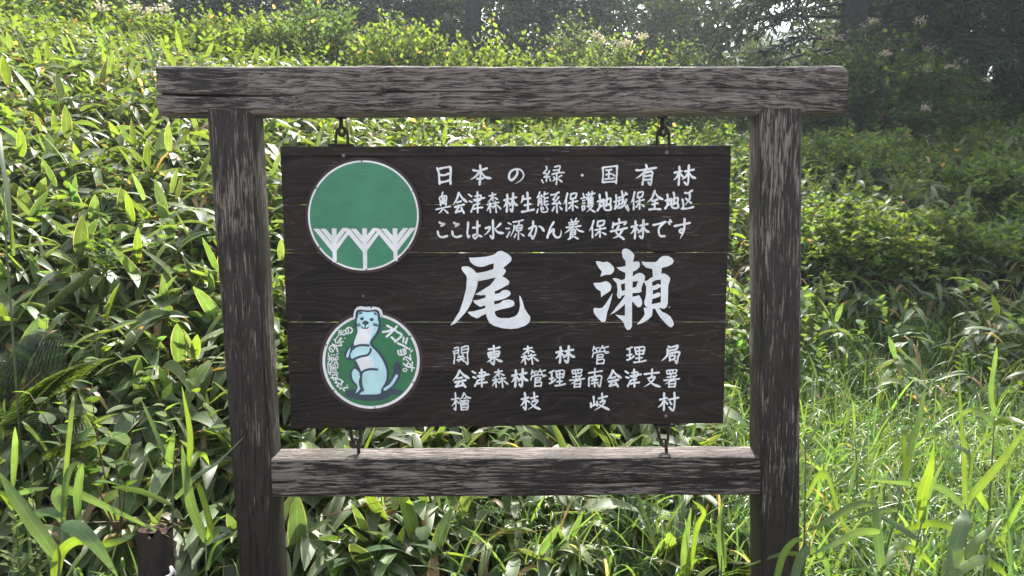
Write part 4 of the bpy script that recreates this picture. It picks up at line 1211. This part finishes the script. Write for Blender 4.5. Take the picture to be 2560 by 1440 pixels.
reed('upright two bladed reed under the right half of the rail', .30, [(1712, 1480), (1722, 1420)], [([(1716, 1470), (1712, 1380), (1728, 1270)], .019), ([(1722, 1460), (1740, 1330), (1760, 1280), (1730, 1250)], .012)], 15)
reed('bright backlit reed shoot left of the right post foot', .22, [(1802, 1470), (1804, 1390)], [([(1806, 1430), (1800, 1340), (1806, 1250)], .015), ([(1815, 1420), (1806, 1310), (1812, 1260)], .009)], 16)

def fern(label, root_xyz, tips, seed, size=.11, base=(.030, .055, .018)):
    r = np.random.default_rng(seed)
    x, y, z = root_xyz
    root = empty('fern', (x, y, z), label, 'fern', 'ferns')
    for tip in tips:
        a = np.array([x, y, z + .02]); c = np.array(tip)
        b = (a + c) / 2 + np.array([0, 0, np.linalg.norm(c - a) * .28])
        t = np.linspace(0, 1, 9)[:, None]
        C = a * (1 - t) ** 2 + 2 * b * t * (1 - t) + c * t * t
        m = Mass()
        m.tubes(C[None], np.linspace(.003, .0008, 9)[None], np.array([[.09, .10, .03]]))
        n = 30
        tt = np.linspace(.16, .98, n)
        P = a * (1 - tt[:, None]) ** 2 + 2 * b * (tt * (1 - tt))[:, None] + c * (tt ** 2)[:, None]
        tg = unit(np.gradient(P, axis=0)); S = unit(np.cross(tg, UPV))
        L = size * np.interp(tt, [.1, .35, .8, 1], [.55, 1, .6, .1])
        cc, _ = tints(n, base, r, .15, (.06, .10, .02), .12)
        for s in (-1, 1):
            D = S * s + tg * .45 + UPV * .05
            # each pinna is itself cut into small leaflets
            k = 9
            for q in range(k):
                u = (q + .6) / k
                Q = P + unit(D) * (L * u)[:, None] - UPV * (L * .18 * u * u)[:, None]
                for s2 in (-1, 1):
                    D2 = unit(D) * .45 + tg * s2
                    m.add(leaves(Q, D2, L * .24 * (1.05 - u), L * .055, cc, 'ovate', 2, np.full(n, .1), .1, None, r))
        m.build('frond', M['fernm'], root)
def P3(px, py, Y): return tuple(at(px, py, Y))
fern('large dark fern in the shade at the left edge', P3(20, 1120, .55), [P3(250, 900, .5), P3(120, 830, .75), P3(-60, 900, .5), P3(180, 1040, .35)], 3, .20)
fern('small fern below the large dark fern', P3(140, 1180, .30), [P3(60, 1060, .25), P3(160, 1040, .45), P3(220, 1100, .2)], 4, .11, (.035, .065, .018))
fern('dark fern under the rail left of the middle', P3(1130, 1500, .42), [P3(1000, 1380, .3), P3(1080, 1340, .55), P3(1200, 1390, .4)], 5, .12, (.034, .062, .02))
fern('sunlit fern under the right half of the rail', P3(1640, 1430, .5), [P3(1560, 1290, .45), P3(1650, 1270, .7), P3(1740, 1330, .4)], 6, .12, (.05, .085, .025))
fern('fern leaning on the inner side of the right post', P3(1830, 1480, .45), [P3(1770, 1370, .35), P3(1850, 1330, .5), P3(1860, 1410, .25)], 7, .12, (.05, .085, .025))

def herb(name, label, cat, root_xyz, tips, seed, leaf=.09, ratio=.36, n=9, base=(.045, .085, .022), stem='redstem', droop=.25, group=None, t0=.35):
    r = np.random.default_rng(seed)
    x, y, z = root_xyz
    root = empty(name, (x, y, z), label, cat, group)
    g = Geo(); m = Mass()
    for tip in tips:
        a = np.array([x, y, z - .02]); c = np.array(tip)
        b = (a + c) / 2 + np.array([0, 0, np.linalg.norm(c - a) * .12]) + r.normal(size=3) * .02
        t = np.linspace(0, 1, 8)[:, None]
        C = a * (1 - t) ** 2 + 2 * b * t * (1 - t) + c * t * t
        g.tube([tuple(p) for p in C], [.0035 - .0025 * i / 7 for i in range(8)], 6)
        tt = np.linspace(t0, 1, n)
        P = a * (1 - tt[:, None]) ** 2 + 2 * b * (tt * (1 - tt))[:, None] + c * (tt ** 2)[:, None]
        az = np.arange(n) * 2.6 + r.random() * 6
        D = np.stack([np.cos(az), np.sin(az), .15 + .3 * r.random(n)], 1) + unit(c - a) * .4
        cc, _ = tints(n, base, r, .15, (.085, .135, .02), .25)
        L = leaf * (.7 + .5 * r.random(n)) * np.interp(tt, [t0, .7, 1], [1, 1, .65])
        m.add(leaves(P, D, L, L * ratio, cc, 'ovate', 5, droop * (.4 + r.random(n)), .15, r.normal(size=n) * .2, r))
    g.build('stem', M[stem], root, smooth=True)
    m.build('leaves', M['shrubm'], root)
herb('leafy_plant', 'red stemmed plant with wide toothed leaves at the foot of the left bank', 'plant', P3(300, 1330, .25), [P3(75, 985, .2), P3(150, 1010, .15), P3(230, 960, .3), P3(340, 1010, .2), P3(270, 1080, .1), P3(180, 1100, .15)], 5, .085, .31, 9)
herb('leafy_plant', 'goldenrod like plant with narrow leaves in the lower left corner', 'plant', P3(70, 1560, -.15), [P3(75, 1215, -.1), P3(40, 1290, -.2), P3(110, 1330, -.1), P3(20, 1380, -.15)], 6, .05, .16, 22, (.06, .095, .025), 'stem', .1, t0=.2)
herb('leafy_plant', 'narrow leaved upright plant among the bamboo grass on the left bank', 'plant', P3(265, 700, 1.35), [P3(270, 535, 1.3), P3(285, 600, 1.2), P3(240, 610, 1.3)], 7, .085, .13, 20, (.04, .08, .02), 'stem', .2, t0=.2)
herb('leafy_plant', 'sunlit leafy bush top just right of the right post', 'plant', P3(2130, 660, 4.3), [P3(2050, 520, 4.2), P3(2120, 490, 4.4), P3(2190, 470, 4.3), P3(2250, 510, 4.2), P3(2350, 520, 4.3), P3(2090, 560, 4.0), P3(2220, 560, 4.1)], 8, .10, .34, 16, (.06, .10, .022), 'stem', .15)
herb('leafy_plant', 'broad drooping leaved plant under the rail near the left post', 'plant', P3(830, 1470, .35), [P3(770, 1300, .3), P3(850, 1330, .25), P3(900, 1380, .2), P3(740, 1390, .25), P3(960, 1310, .35), P3(1060, 1350, .3)], 9, .17, .22, 5, (.04, .075, .024), 'stem', .4)
# the mossy fallen branch on the bank
g = Geo()
bp_ = [at(85, 815, 1.0), at(120, 775, 1.0), at(160, 735, 1.02), at(205, 700, 1.05), at(238, 668, 1.08)]
bp_ = [Vector(p) for p in smooth_line(bp_, n=6)]
rr_ = np.random.default_rng(3)
g.tube(bp_, [.019 + .006 * rr_.random() - .006 * i / len(bp_) for i in range(len(bp_))], 9)
bo = tag(g.build('fallen_branch', M['moss'], None, smooth=True), 'moss covered broken branch slanting out of the left bank', 'branch')

# ------------------------------------------------------------------ shrubs along the crest
def shrub(name, label, cat, px, ptop, d, rad, base, alt, pa, leaf, nt, seed, flowers=0, nl=18, group='shrubs along the crest', sink=.0, upright=.5, drop=0.):
    r = np.random.default_rng(seed)
    Y = d - CAM_D
    X = (px - 1280) / FPX * d
    z0 = gz(X, Y)
    top = at(px, ptop, Y).z
    h = max(top - z0, .4)
    root = empty(name, (X, Y, z0), label, cat, group)
    th = r.random(nt) * 6.28
    u = r.random(nt) ** .75
    # tips on an uneven dome
    lump = 1 + .22 * np.sin(th * 3 + seed) + .16 * np.sin(th * 5 + 2 * seed) + r.normal(size=nt) * .10
    el = np.arccos(np.clip(u, 0, 1))
    tip = np.stack([X + rad * np.sin(el) * np.cos(th) * lump, Y + rad * np.sin(el) * np.sin(th) * lump, z0 + h * (.16 + .80 * np.cos(el)) * (1 + r.normal(size=nt) * .09)], 1)
    a = np.stack([X + r.normal(size=nt) * .05 * rad, Y + r.normal(size=nt) * .05 * rad, np.full(nt, z0 - .03)], 1)
    b = a * .45 + tip * .55 + np.array([0, 0, 1.0]) * (h * .22 * (1 - drop))
    tt = np.linspace(0, 1, 7)
    C = a[:, None] * ((1 - tt) ** 2)[None, :, None] + 2 * b[:, None] * (tt * (1 - tt))[None, :, None] + tip[:, None] * (tt ** 2)[None, :, None]
    ms = Mass()
    ms.tubes(C, np.tile(np.linspace(.009, .0016, 7)[None], (nt, 1)) * (h / 1.4), np.tile(np.array([[.06, .05, .035]]), (nt, 1)))
    ms.build('stems', M['shrubm'], root)
    m = Mass()
    t = .42 + .58 * (np.arange(nl)[None] + r.random((nt, nl))) / nl
    P = a[:, None] * ((1 - t) ** 2)[..., None] + 2 * b[:, None] * (t * (1 - t))[..., None] + tip[:, None] * (t ** 2)[..., None]
    P = P + r.normal(size=P.shape) * .03 * rad
    dirn = unit(tip - a)[:, None]
    az = np.arange(nl)[None] * 2.5 + r.random((nt, 1)) * 6.28
    D = np.stack([np.cos(az), np.sin(az), np.full_like(az, upright) + r.normal(size=az.shape) * .25], -1) + dirn * .5
    n = nt * nl
    c, _ = tints(n, base, r, .2, alt, pa, .01)
    L = leaf * (.65 + .6 * r.random(n))
    m.add(leaves(P.reshape(-1, 3), D.reshape(-1, 3), L, L * (.25 + .07 * r.random(n)), c, 'ovate', 3, .1 + .25 * r.random(n), .2, r.normal(size=n) * .35, r))
    m.build('foliage', M['shrubm'], root)
    if flowers:
        mf = Mass()
        pick = np.argsort(-(tip[:, 2] - .6 * (tip[:, 1] - Y)) + r.normal(size=nt) * .35 * rad)[:flowers]
        for i in pick:
            k = 64
            q = r.normal(size=(k, 3)) * np.array([.042, .042, .024]) + tip[i] + np.array([0, 0, .05])
            D = r.normal(size=(k, 3)) + np.array([0, 0, .4])
            cf = np.array([.52, .47, .34]) * (1 + r.normal(size=(k, 1)) * .1)
            mf.add(leaves(q, D, np.full(k, .030), np.full(k, .015), cf.clip(.2, .85), 'ovate', 2, np.zeros(k), .1, None, r))
        mf.build('blossom', M['flower'], root)
YG, BG, DG = (.105, .150, .030), (.072, .115, .030), (.040, .072, .026)
shrub('flowering_shrub', 'white flowered dark shrub at the top left of the bank', 'shrub', 265, -45, 9.6, .95, DG, BG, .2, .085, 240, 1, 6)
shrub('shrub', 'yellow green shrub left of the flowering shrub at the top left corner', 'shrub', 20, -20, 9.2, .8, BG, YG, .4, .08, 190, 2)
shrub('flowering_shrub', 'sunny yellow shrub with a few white blossoms on the upper left slope', 'shrub', 395, 30, 9.0, .7, BG, YG, .6, .07, 220, 3, 4)
shrub('shrub', 'loose leafy shrub above the left end of the top beam', 'shrub', 545, 50, 9.3, .8, BG, YG, .5, .075, 240, 4, upright=.7)
shrub('shrub', 'leafy shrub with upright tips between the loose shrub and the dome shaped shrub', 'shrub', 665, 28, 9.8, .8, BG, YG, .45, .075, 240, 15, upright=.7)
shrub('shrub', 'dense green dome shaped shrub above the left part of the top beam', 'shrub', 800, -5, 10.2, 1.05, (.052, .090, .028), BG, .4, .072, 330, 5)
shrub('shrub', 'bright yellow green shrub with pointed shoots above the beam', 'shrub', 985, 52, 9.6, .85, BG, YG, .6, .075, 270, 6, upright=.8)
shrub('shrub', 'narrow bright shrub with the tallest shoot left of the massive trunk', 'shrub', 1075, 55, 9.5, .5, BG, YG, .6, .07, 150, 16, upright=.9)
shrub('shrub', 'low bright shrub above the middle of the top beam', 'shrub', 1215, 95, 9.4, .85, BG, YG, .65, .075, 250, 7, upright=.7)
shrub('shrub', 'low leafy shrub half hidden by the beam under the olive shrub', 'shrub', 1350, 125, 9.9, .6, BG, YG, .5, .075, 150, 17, upright=.7)
shrub('shrub', 'rounded olive shrub standing farther back behind the middle of the beam', 'shrub', 1440, 52, 13.5, 1.15, (.060, .090, .034), (.075, .11, .034), .35, .08, 360, 8)
shrub('flowering_shrub', 'pale blossoming low shrub above the beam right of the middle', 'shrub', 1530, 95, 11.2, .9, BG, YG, .45, .07, 260, 9, 5)
shrub('shrub', 'small bright shrub between the olive shrub and the dark conifer', 'shrub', 1690, 105, 11.5, .6, (.056, .09, .03), BG, .4, .07, 150, 10)
shrub('flowering_shrub', 'big green shrub topped with cream flower heads behind the right beam end', 'shrub', 2165, 100, 12.0, 1.45, (.050, .088, .030), (.06, .10, .03), .4, .10, 520, 11, 18, nl=22)
shrub('shrub', 'sunlit low bush on the near edge of the right hand bank', 'shrub', 2120, 500, 6.7, .65, BG, YG, .4, .075, 200, 31, group='bushes on the right bank')
shrub('shrub', 'second sunlit low bush farther right on the near edge of the bank', 'shrub', 2320, 530, 7.0, .6, (.068, .112, .034), BG, .4, .075, 180, 34, group='bushes on the right bank')
shrub('shrub', 'small leafy bush low on the bank at the right picture edge', 'shrub', 2520, 560, 7.3, .7, (.066, .110, .036), BG, .4, .075, 180, 35, group='bushes on the right bank')
shrub('shrub', 'soft green bush halfway up the right hand bank near the picture edge', 'shrub', 2440, 395, 8.8, .9, (.062, .105, .036), BG, .4, .075, 280, 32, group='bushes on the right bank')
shrub('shrub', 'rounded bush just right of the post below the beam end', 'shrub', 2110, 325, 9.8, .95, (.062, .105, .036), BG, .4, .07, 300, 33, group='bushes on the right bank')
shrub('shrub', 'dark spreading shrub below the cream flowered shrub', 'shrub', 2330, 190, 12.6, 1.1, (.036, .066, .025), DG, .3, .085, 240, 12)
shrub('shrub', 'shaded bush under the right hand trees at the picture edge', 'shrub', 2600, 150, 13.5, 1.5, (.034, .062, .024), DG, .25, .09, 320, 13)
shrub('shrub', 'shaded bush in front of the conifer trunk', 'shrub', 1900, 130, 12.6, 1.0, (.036, .064, .024), DG, .3, .08, 230, 14)

# ------------------------------------------------------------------ the forest
def trunk_mesh(P, r0, r1, sides=12, seed=0):
    r = np.random.default_rng(seed); n = len(P)
    g = Geo(); g.tube(P, [(r0 + (r1 - r0) * (i / (n - 1)) ** .8) * (1 + .05 * r.normal()) + (r0 * .5 * max(0, 1 - i * 2.0)) for i in range(n)], sides)
    return g
def conifer(label, px, d, H, r0, seed, low=1.2, blen=3.2, dens=1.0, base=(.028, .046, .024), dead=0, ns=13, nq=7, nsz=1.0, group='conifers of the forest'):
    r = np.random.default_rng(seed)
    Y = d - CAM_D; X = (px - 1280) / FPX * d; z0 = gz(X, Y)
    root = empty('conifer_tree', (X, Y, z0), label, 'tree', group)
    lean = r.normal(size=2) * .01
    TP = [Vector((X + lean[0] * h, Y + lean[1] * h, z0 - .1 + h)) for h in np.linspace(0, H, 14)]
    trunk_mesh(TP, r0, .02, 14, seed).build('trunk', M['bark'], root, smooth=True)
    mb, ml = Mass(), Mass()
    zs = np.arange(low, H - .3, .34 / dens)
    A, Bq, Cq, LL = [], [], [], []
    for z in zs:
        f = z / H
        for k in range(r.integers(4, 7)):
            az = r.random() * 6.28
            L = blen * (1 - f) ** .75 * (.6 + .55 * r.random()) * (1 if z > dead else .9)
            up = .12 + .25 * f + r.normal() * .1 - (.22 if f < .4 else 0)
            a = np.array([X + lean[0] * z, Y + lean[1] * z, z0 + z])
            dr = np.array([math.cos(az), math.sin(az), up])
            c = a + dr * L + np.array([0, 0, -.16 * L])
            A.append(a); Bq.append(a + dr * L * .55 + np.array([0, 0, .04 * L])); Cq.append(c); LL.append(L)
    A, Bq, Cq, LL = map(np.array, (A, Bq, Cq, LL)); nb = len(A)
    tt = np.linspace(0, 1, 6)
    C = A[:, None] * ((1 - tt) ** 2)[None, :, None] + 2 * Bq[:, None] * (tt * (1 - tt))[None, :, None] + Cq[:, None] * (tt ** 2)[None, :, None]
    C[:, 1:-1] += r.normal(size=C[:, 1:-1].shape) * .04
    mb.tubes(C, np.linspace(1, .18, 6)[None] * (.008 + .0085 * LL)[:, None], np.tile(np.array([[.040, .036, .032]]), (nb, 1)))
    # side sprays
    t = .25 + .75 * (np.arange(ns)[None] + r.random((nb, ns))) / ns
    P = A[:, None] * ((1 - t) ** 2)[..., None] + 2 * Bq[:, None] * (t * (1 - t))[..., None] + Cq[:, None] * (t ** 2)[..., None]
    tg = unit(Cq - A)[:, None] * np.ones((1, ns, 1)); S = unit(np.cross(tg, UPV))
    sg = np.where(np.arange(ns) % 2 == 0, 1, -1)[None, :, None]
    sl = (LL[:, None] * .30 * (1.15 - t) + .12) * (.6 + .6 * r.random((nb, ns)))
    D = unit(S * sg + tg * .7 + r.normal(size=P.shape) * .18 + np.array([0, 0, -.16]))
    E_ = P + D * sl[..., None]
    mb.tubes(np.stack([P.reshape(-1, 3), (P + E_).reshape(-1, 3) / 2 + np.array([0, 0, .01]), E_.reshape(-1, 3)], 1), np.tile(np.array([[.006, .004, .002]]), (nb * ns, 1)), np.tile(np.array([[.038, .034, .03]]), (nb * ns, 1)))
    live = (A[:, 2] - z0 > dead)[:, None] | (r.random((nb, ns)) < .45)
    for q in range(nq):
        u = (q + .5) / nq
        Q = (P + D * (sl * u)[..., None])[live]; Dq = D[live]
        n = len(Q)
        D2 = Dq * .8 + r.normal(size=(n, 3)) * .55 + np.array([0, 0, -.12])
        c, _ = tints(n, base, r, .25, tuple(x * 1.7 for x in base), .2)
        ml.add(leaves(Q, D2, .13 + .10 * r.random(n), .018 + .012 * r.random(n), c, 'needle', 2, .15 * np.ones(n), .3, r.normal(size=n) * .8, r))
    mb.build('branches', M['needle'], root)
    ml.build('crown', M['needle'], root)

def broadleaf(label, px, d, H, r0, seed, rad, base, alt, pa, lobes=16, leaf=.085, low=.30, nt=22, nl=20, stems=1, group='broadleaf trees of the forest', trunk_lean=None):
    r = np.random.default_rng(seed)
    Y = d - CAM_D; X = (px - 1280) / FPX * d; z0 = gz(X, Y)
    root = empty('broadleaf_tree', (X, Y, z0), label, 'tree', group)
    C0 = []
    for i in range(lobes):
        th = i * 2.4 + r.random(); f = (i + .5) / lobes
        z = H * (low + (1 - low) * f); rr = rad * math.sin(math.pi * min(.97, .22 + .74 * f)) * (.55 + .5 * r.random())
        C0.append((X + rr * math.cos(th), Y + rr * math.sin(th), z0 + z))
    C0 = np.array(C0)
    g = Geo(); forks = []
    for s in range(stems):
        a = Vector((X + (r.normal() * .12 if stems > 1 else 0), Y + (r.normal() * .12 if stems > 1 else 0), z0 - .1))
        ln = Vector((r.normal() * (.35 if stems > 1 else .04), r.normal() * (.25 if stems > 1 else .04), 1)) if trunk_lean is None else Vector(trunk_lean[s])
        P = [a + Vector((ln.x * h, ln.y * h, h)) * 1.0 + Vector((r.normal(), r.normal(), 0)) * .03 for h in np.linspace(0, H * (.45 if stems > 1 else .7), 7)]
        g.tube(P, [r0 * (1 - .75 * i / 6) * (1.3 if i == 0 else 1) for i in range(7)], 10)
        forks += P[2:]
    for c in C0:
        f = min(forks, key=lambda p: (Vector(c) - p).length + .8 * max(0, p.z - c[2]) * 2)
        mid = (Vector(c) + f) / 2 + Vector((r.normal() * .1, r.normal() * .1, -.05 * H))
        g.tube([f, mid, Vector(c)], [r0 * .32, r0 * .2, r0 * .06], 6)
    g.build('trunk', M['bark'], root, smooth=True)
    m = Mass(); mt = Mass()
    ctr = np.repeat(C0, nt, 0); n = len(ctr)
    dirs = unit(r.normal(size=(n, 3)) + np.array([0, 0, .25]))
    LT = rad * .48 * (.35 + .8 * r.random(n))
    tips = ctr + dirs * LT[:, None] * np.array([1, 1, .75])
    mt.tubes(np.stack([ctr, (ctr + tips) / 2 + r.normal(size=(n, 3)) * .04, tips], 1), np.tile(np.array([[.008, .005, .002]]), (n, 1)), np.tile(np.array([[.05, .042, .034]]), (n, 1)))
    mt.build('twigs', M['treem'], root)
    t = .25 + .75 * r.random((n, nl))
    P = ctr[:, None] + (tips - ctr)[:, None] * t[..., None] + r.normal(size=(n, nl, 3)) * .07
    D = dirs[:, None] * .5 + r.normal(size=(n, nl, 3)) * .7
    k = n * nl
    c, _ = tints(k, base, r, .22, alt, pa, .004)
    L = leaf * (.65 + .7 * r.random(k))
    m.add(leaves(P.reshape(-1, 3), D.reshape(-1, 3), L, L * .3, c, 'ovate', 2, .25 * r.random(k), .2, r.normal(size=k) * .5, r))
    m.build('crown', M['treem'], root)

conifer('big old conifer with bare level lower branches at upper right', 2100, 14.2, 15, .33, 3, 1.3, 5.0, 1.35, (.026, .042, .024), dead=2.2, ns=18, nq=9)
conifer('massive dark conifer trunk behind the middle of the top beam', 1188, 18.0, 8.5, .34, 4, 1.0, 3.2, 1.1)
conifer('dark conifer trunk behind the bushes at the upper left', 95, 16.5, 9, .30, 5, .8, 3.2, 1.1)
conifer('slim conifer between the left trunk and the dome shaped shrub', 520, 18, 8.5, .2, 6, .3, 3.0, 1.2)
conifer('shadowy conifer above the dome shaped shrub', 760, 17.5, 8.5, .22, 7, .3, 3.0, 1.2)
conifer('shadowy conifer just left of the massive middle trunk', 985, 19, 8.5, .24, 8, .3, 3.2, 1.2)
conifer('conifer filling the gap right of the massive middle trunk', 1360, 18.5, 7.5, .2, 9, .3, 3.0, 1.2)
conifer('conifer behind the shaded bushes at the far right', 2480, 17, 11, .26, 10, .6, 3.6, 1.1)
conifer('dark conifer beyond the left picture edge', -240, 16, 10, .2, 11, .5, 3.0)
conifer('dark conifer beyond the right picture edge', 2850, 17, 11, .2, 12, .5, 3.2)
conifer('distant conifer between the slim conifer and the left trunk', 300, 20, 9, .22, 13, .3, 3.2, 1.2)
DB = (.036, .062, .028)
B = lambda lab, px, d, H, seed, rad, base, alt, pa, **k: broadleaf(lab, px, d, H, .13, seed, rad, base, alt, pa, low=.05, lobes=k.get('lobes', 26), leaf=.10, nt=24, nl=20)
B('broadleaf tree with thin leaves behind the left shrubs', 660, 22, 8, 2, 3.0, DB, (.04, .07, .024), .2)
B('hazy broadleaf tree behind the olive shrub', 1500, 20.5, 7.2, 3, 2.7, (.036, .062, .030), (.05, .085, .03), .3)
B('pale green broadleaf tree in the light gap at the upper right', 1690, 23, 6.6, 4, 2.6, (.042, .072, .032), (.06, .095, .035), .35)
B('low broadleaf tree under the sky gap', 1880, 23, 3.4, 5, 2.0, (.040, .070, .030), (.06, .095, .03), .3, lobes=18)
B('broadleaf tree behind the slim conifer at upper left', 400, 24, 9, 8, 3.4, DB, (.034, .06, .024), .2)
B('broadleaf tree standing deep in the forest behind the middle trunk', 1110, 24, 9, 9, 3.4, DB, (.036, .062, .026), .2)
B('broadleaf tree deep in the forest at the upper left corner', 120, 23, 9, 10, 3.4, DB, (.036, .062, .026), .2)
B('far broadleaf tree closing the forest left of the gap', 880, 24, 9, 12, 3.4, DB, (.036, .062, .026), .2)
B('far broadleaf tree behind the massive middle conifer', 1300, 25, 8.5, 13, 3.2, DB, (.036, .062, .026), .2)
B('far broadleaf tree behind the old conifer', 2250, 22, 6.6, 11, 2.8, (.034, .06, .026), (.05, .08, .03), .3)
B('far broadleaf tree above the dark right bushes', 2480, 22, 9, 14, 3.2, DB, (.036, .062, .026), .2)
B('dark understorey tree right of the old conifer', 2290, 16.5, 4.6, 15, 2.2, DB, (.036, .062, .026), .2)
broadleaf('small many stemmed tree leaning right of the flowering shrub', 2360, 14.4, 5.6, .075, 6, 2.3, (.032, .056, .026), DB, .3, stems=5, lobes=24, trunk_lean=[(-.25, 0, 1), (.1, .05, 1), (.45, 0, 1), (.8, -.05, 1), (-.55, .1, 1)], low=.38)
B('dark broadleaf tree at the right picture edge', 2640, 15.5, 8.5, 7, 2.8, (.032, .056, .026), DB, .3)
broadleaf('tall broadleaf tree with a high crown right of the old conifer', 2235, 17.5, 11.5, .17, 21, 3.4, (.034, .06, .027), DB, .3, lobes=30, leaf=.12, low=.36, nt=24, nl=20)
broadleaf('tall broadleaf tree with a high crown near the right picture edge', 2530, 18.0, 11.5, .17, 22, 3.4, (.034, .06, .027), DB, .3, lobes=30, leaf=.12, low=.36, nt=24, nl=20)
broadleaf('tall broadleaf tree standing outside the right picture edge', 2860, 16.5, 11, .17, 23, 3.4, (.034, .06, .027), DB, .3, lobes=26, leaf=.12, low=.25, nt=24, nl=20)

# the wood far behind, one mass
rw = np.random.default_rng(77)
mw = Mass()
for row, (d0, cnt) in enumerate(((29, 26), (34, 28), (40, 30))):
    for i in range(cnt):
        s_ = -1.0 + 2.0 * (i + rw.random()) / cnt
        d_ = d0 + rw.normal() * 1.3
        gap = math.exp(-((s_ - .335) / .10) ** 4)
        H = (11.5 + 2.2 * rw.normal()) * (1 - .66 * gap)
        X_, Y_ = s_ * d_, d_ - CAM_D
        zb = gz(X_, Y_)
        k = 1100
        th = rw.random(k) * 6.28; zf = rw.random(k) ** .9
        prof_ = np.sin(np.pi * np.clip(zf * .86 + .12, 0, 1)) ** .7
        lump = .62 + .5 * rw.random(k) ** .5 * (1 + .25 * np.sin(th * 3 + zf * 9 + i))
        rad_ = 2.0 * prof_ * lump
        P = np.stack([X_ + rad_ * np.cos(th), Y_ + rad_ * np.sin(th), zb + .2 + H * zf], 1)
        D = rw.normal(size=(k, 3)) + np.stack([np.cos(th), np.sin(th), np.zeros(k)], 1) * .5
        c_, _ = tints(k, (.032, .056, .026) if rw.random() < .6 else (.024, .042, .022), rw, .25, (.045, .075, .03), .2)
        mw.add(leaves(P, D, .30 + .22 * rw.random(k), .10 + .06 * rw.random(k), c_, 'ovate', 2, .2 * rw.random(k), .2, rw.normal(size=k) * .5, rw))
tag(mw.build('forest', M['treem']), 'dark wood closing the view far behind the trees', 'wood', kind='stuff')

# ------------------------------------------------------------------ pale lens veil, imitated by a thin scattering volume
g = Geo()
g.box((0, 37, 10.5), (224, 180, 29))
hm = bpy.data.materials.new('lens_veil_volume'); hm.use_nodes = True
hn = hm.node_tree; hn.nodes.remove(hn.nodes['Principled BSDF'])
pv = hn.nodes.new('ShaderNodeVolumePrincipled')
pv.inputs['Color'].default_value = (.78, .88, 1.0, 1)
pv.inputs['Density'].default_value = VEIL_DENSITY
pv.inputs['Anisotropy'].default_value = .55
hn.links.new(pv.outputs[0], hn.nodes['Material Output'].inputs['Volume'])
tag(g.build('lens_veil', hm), kind='stuff')
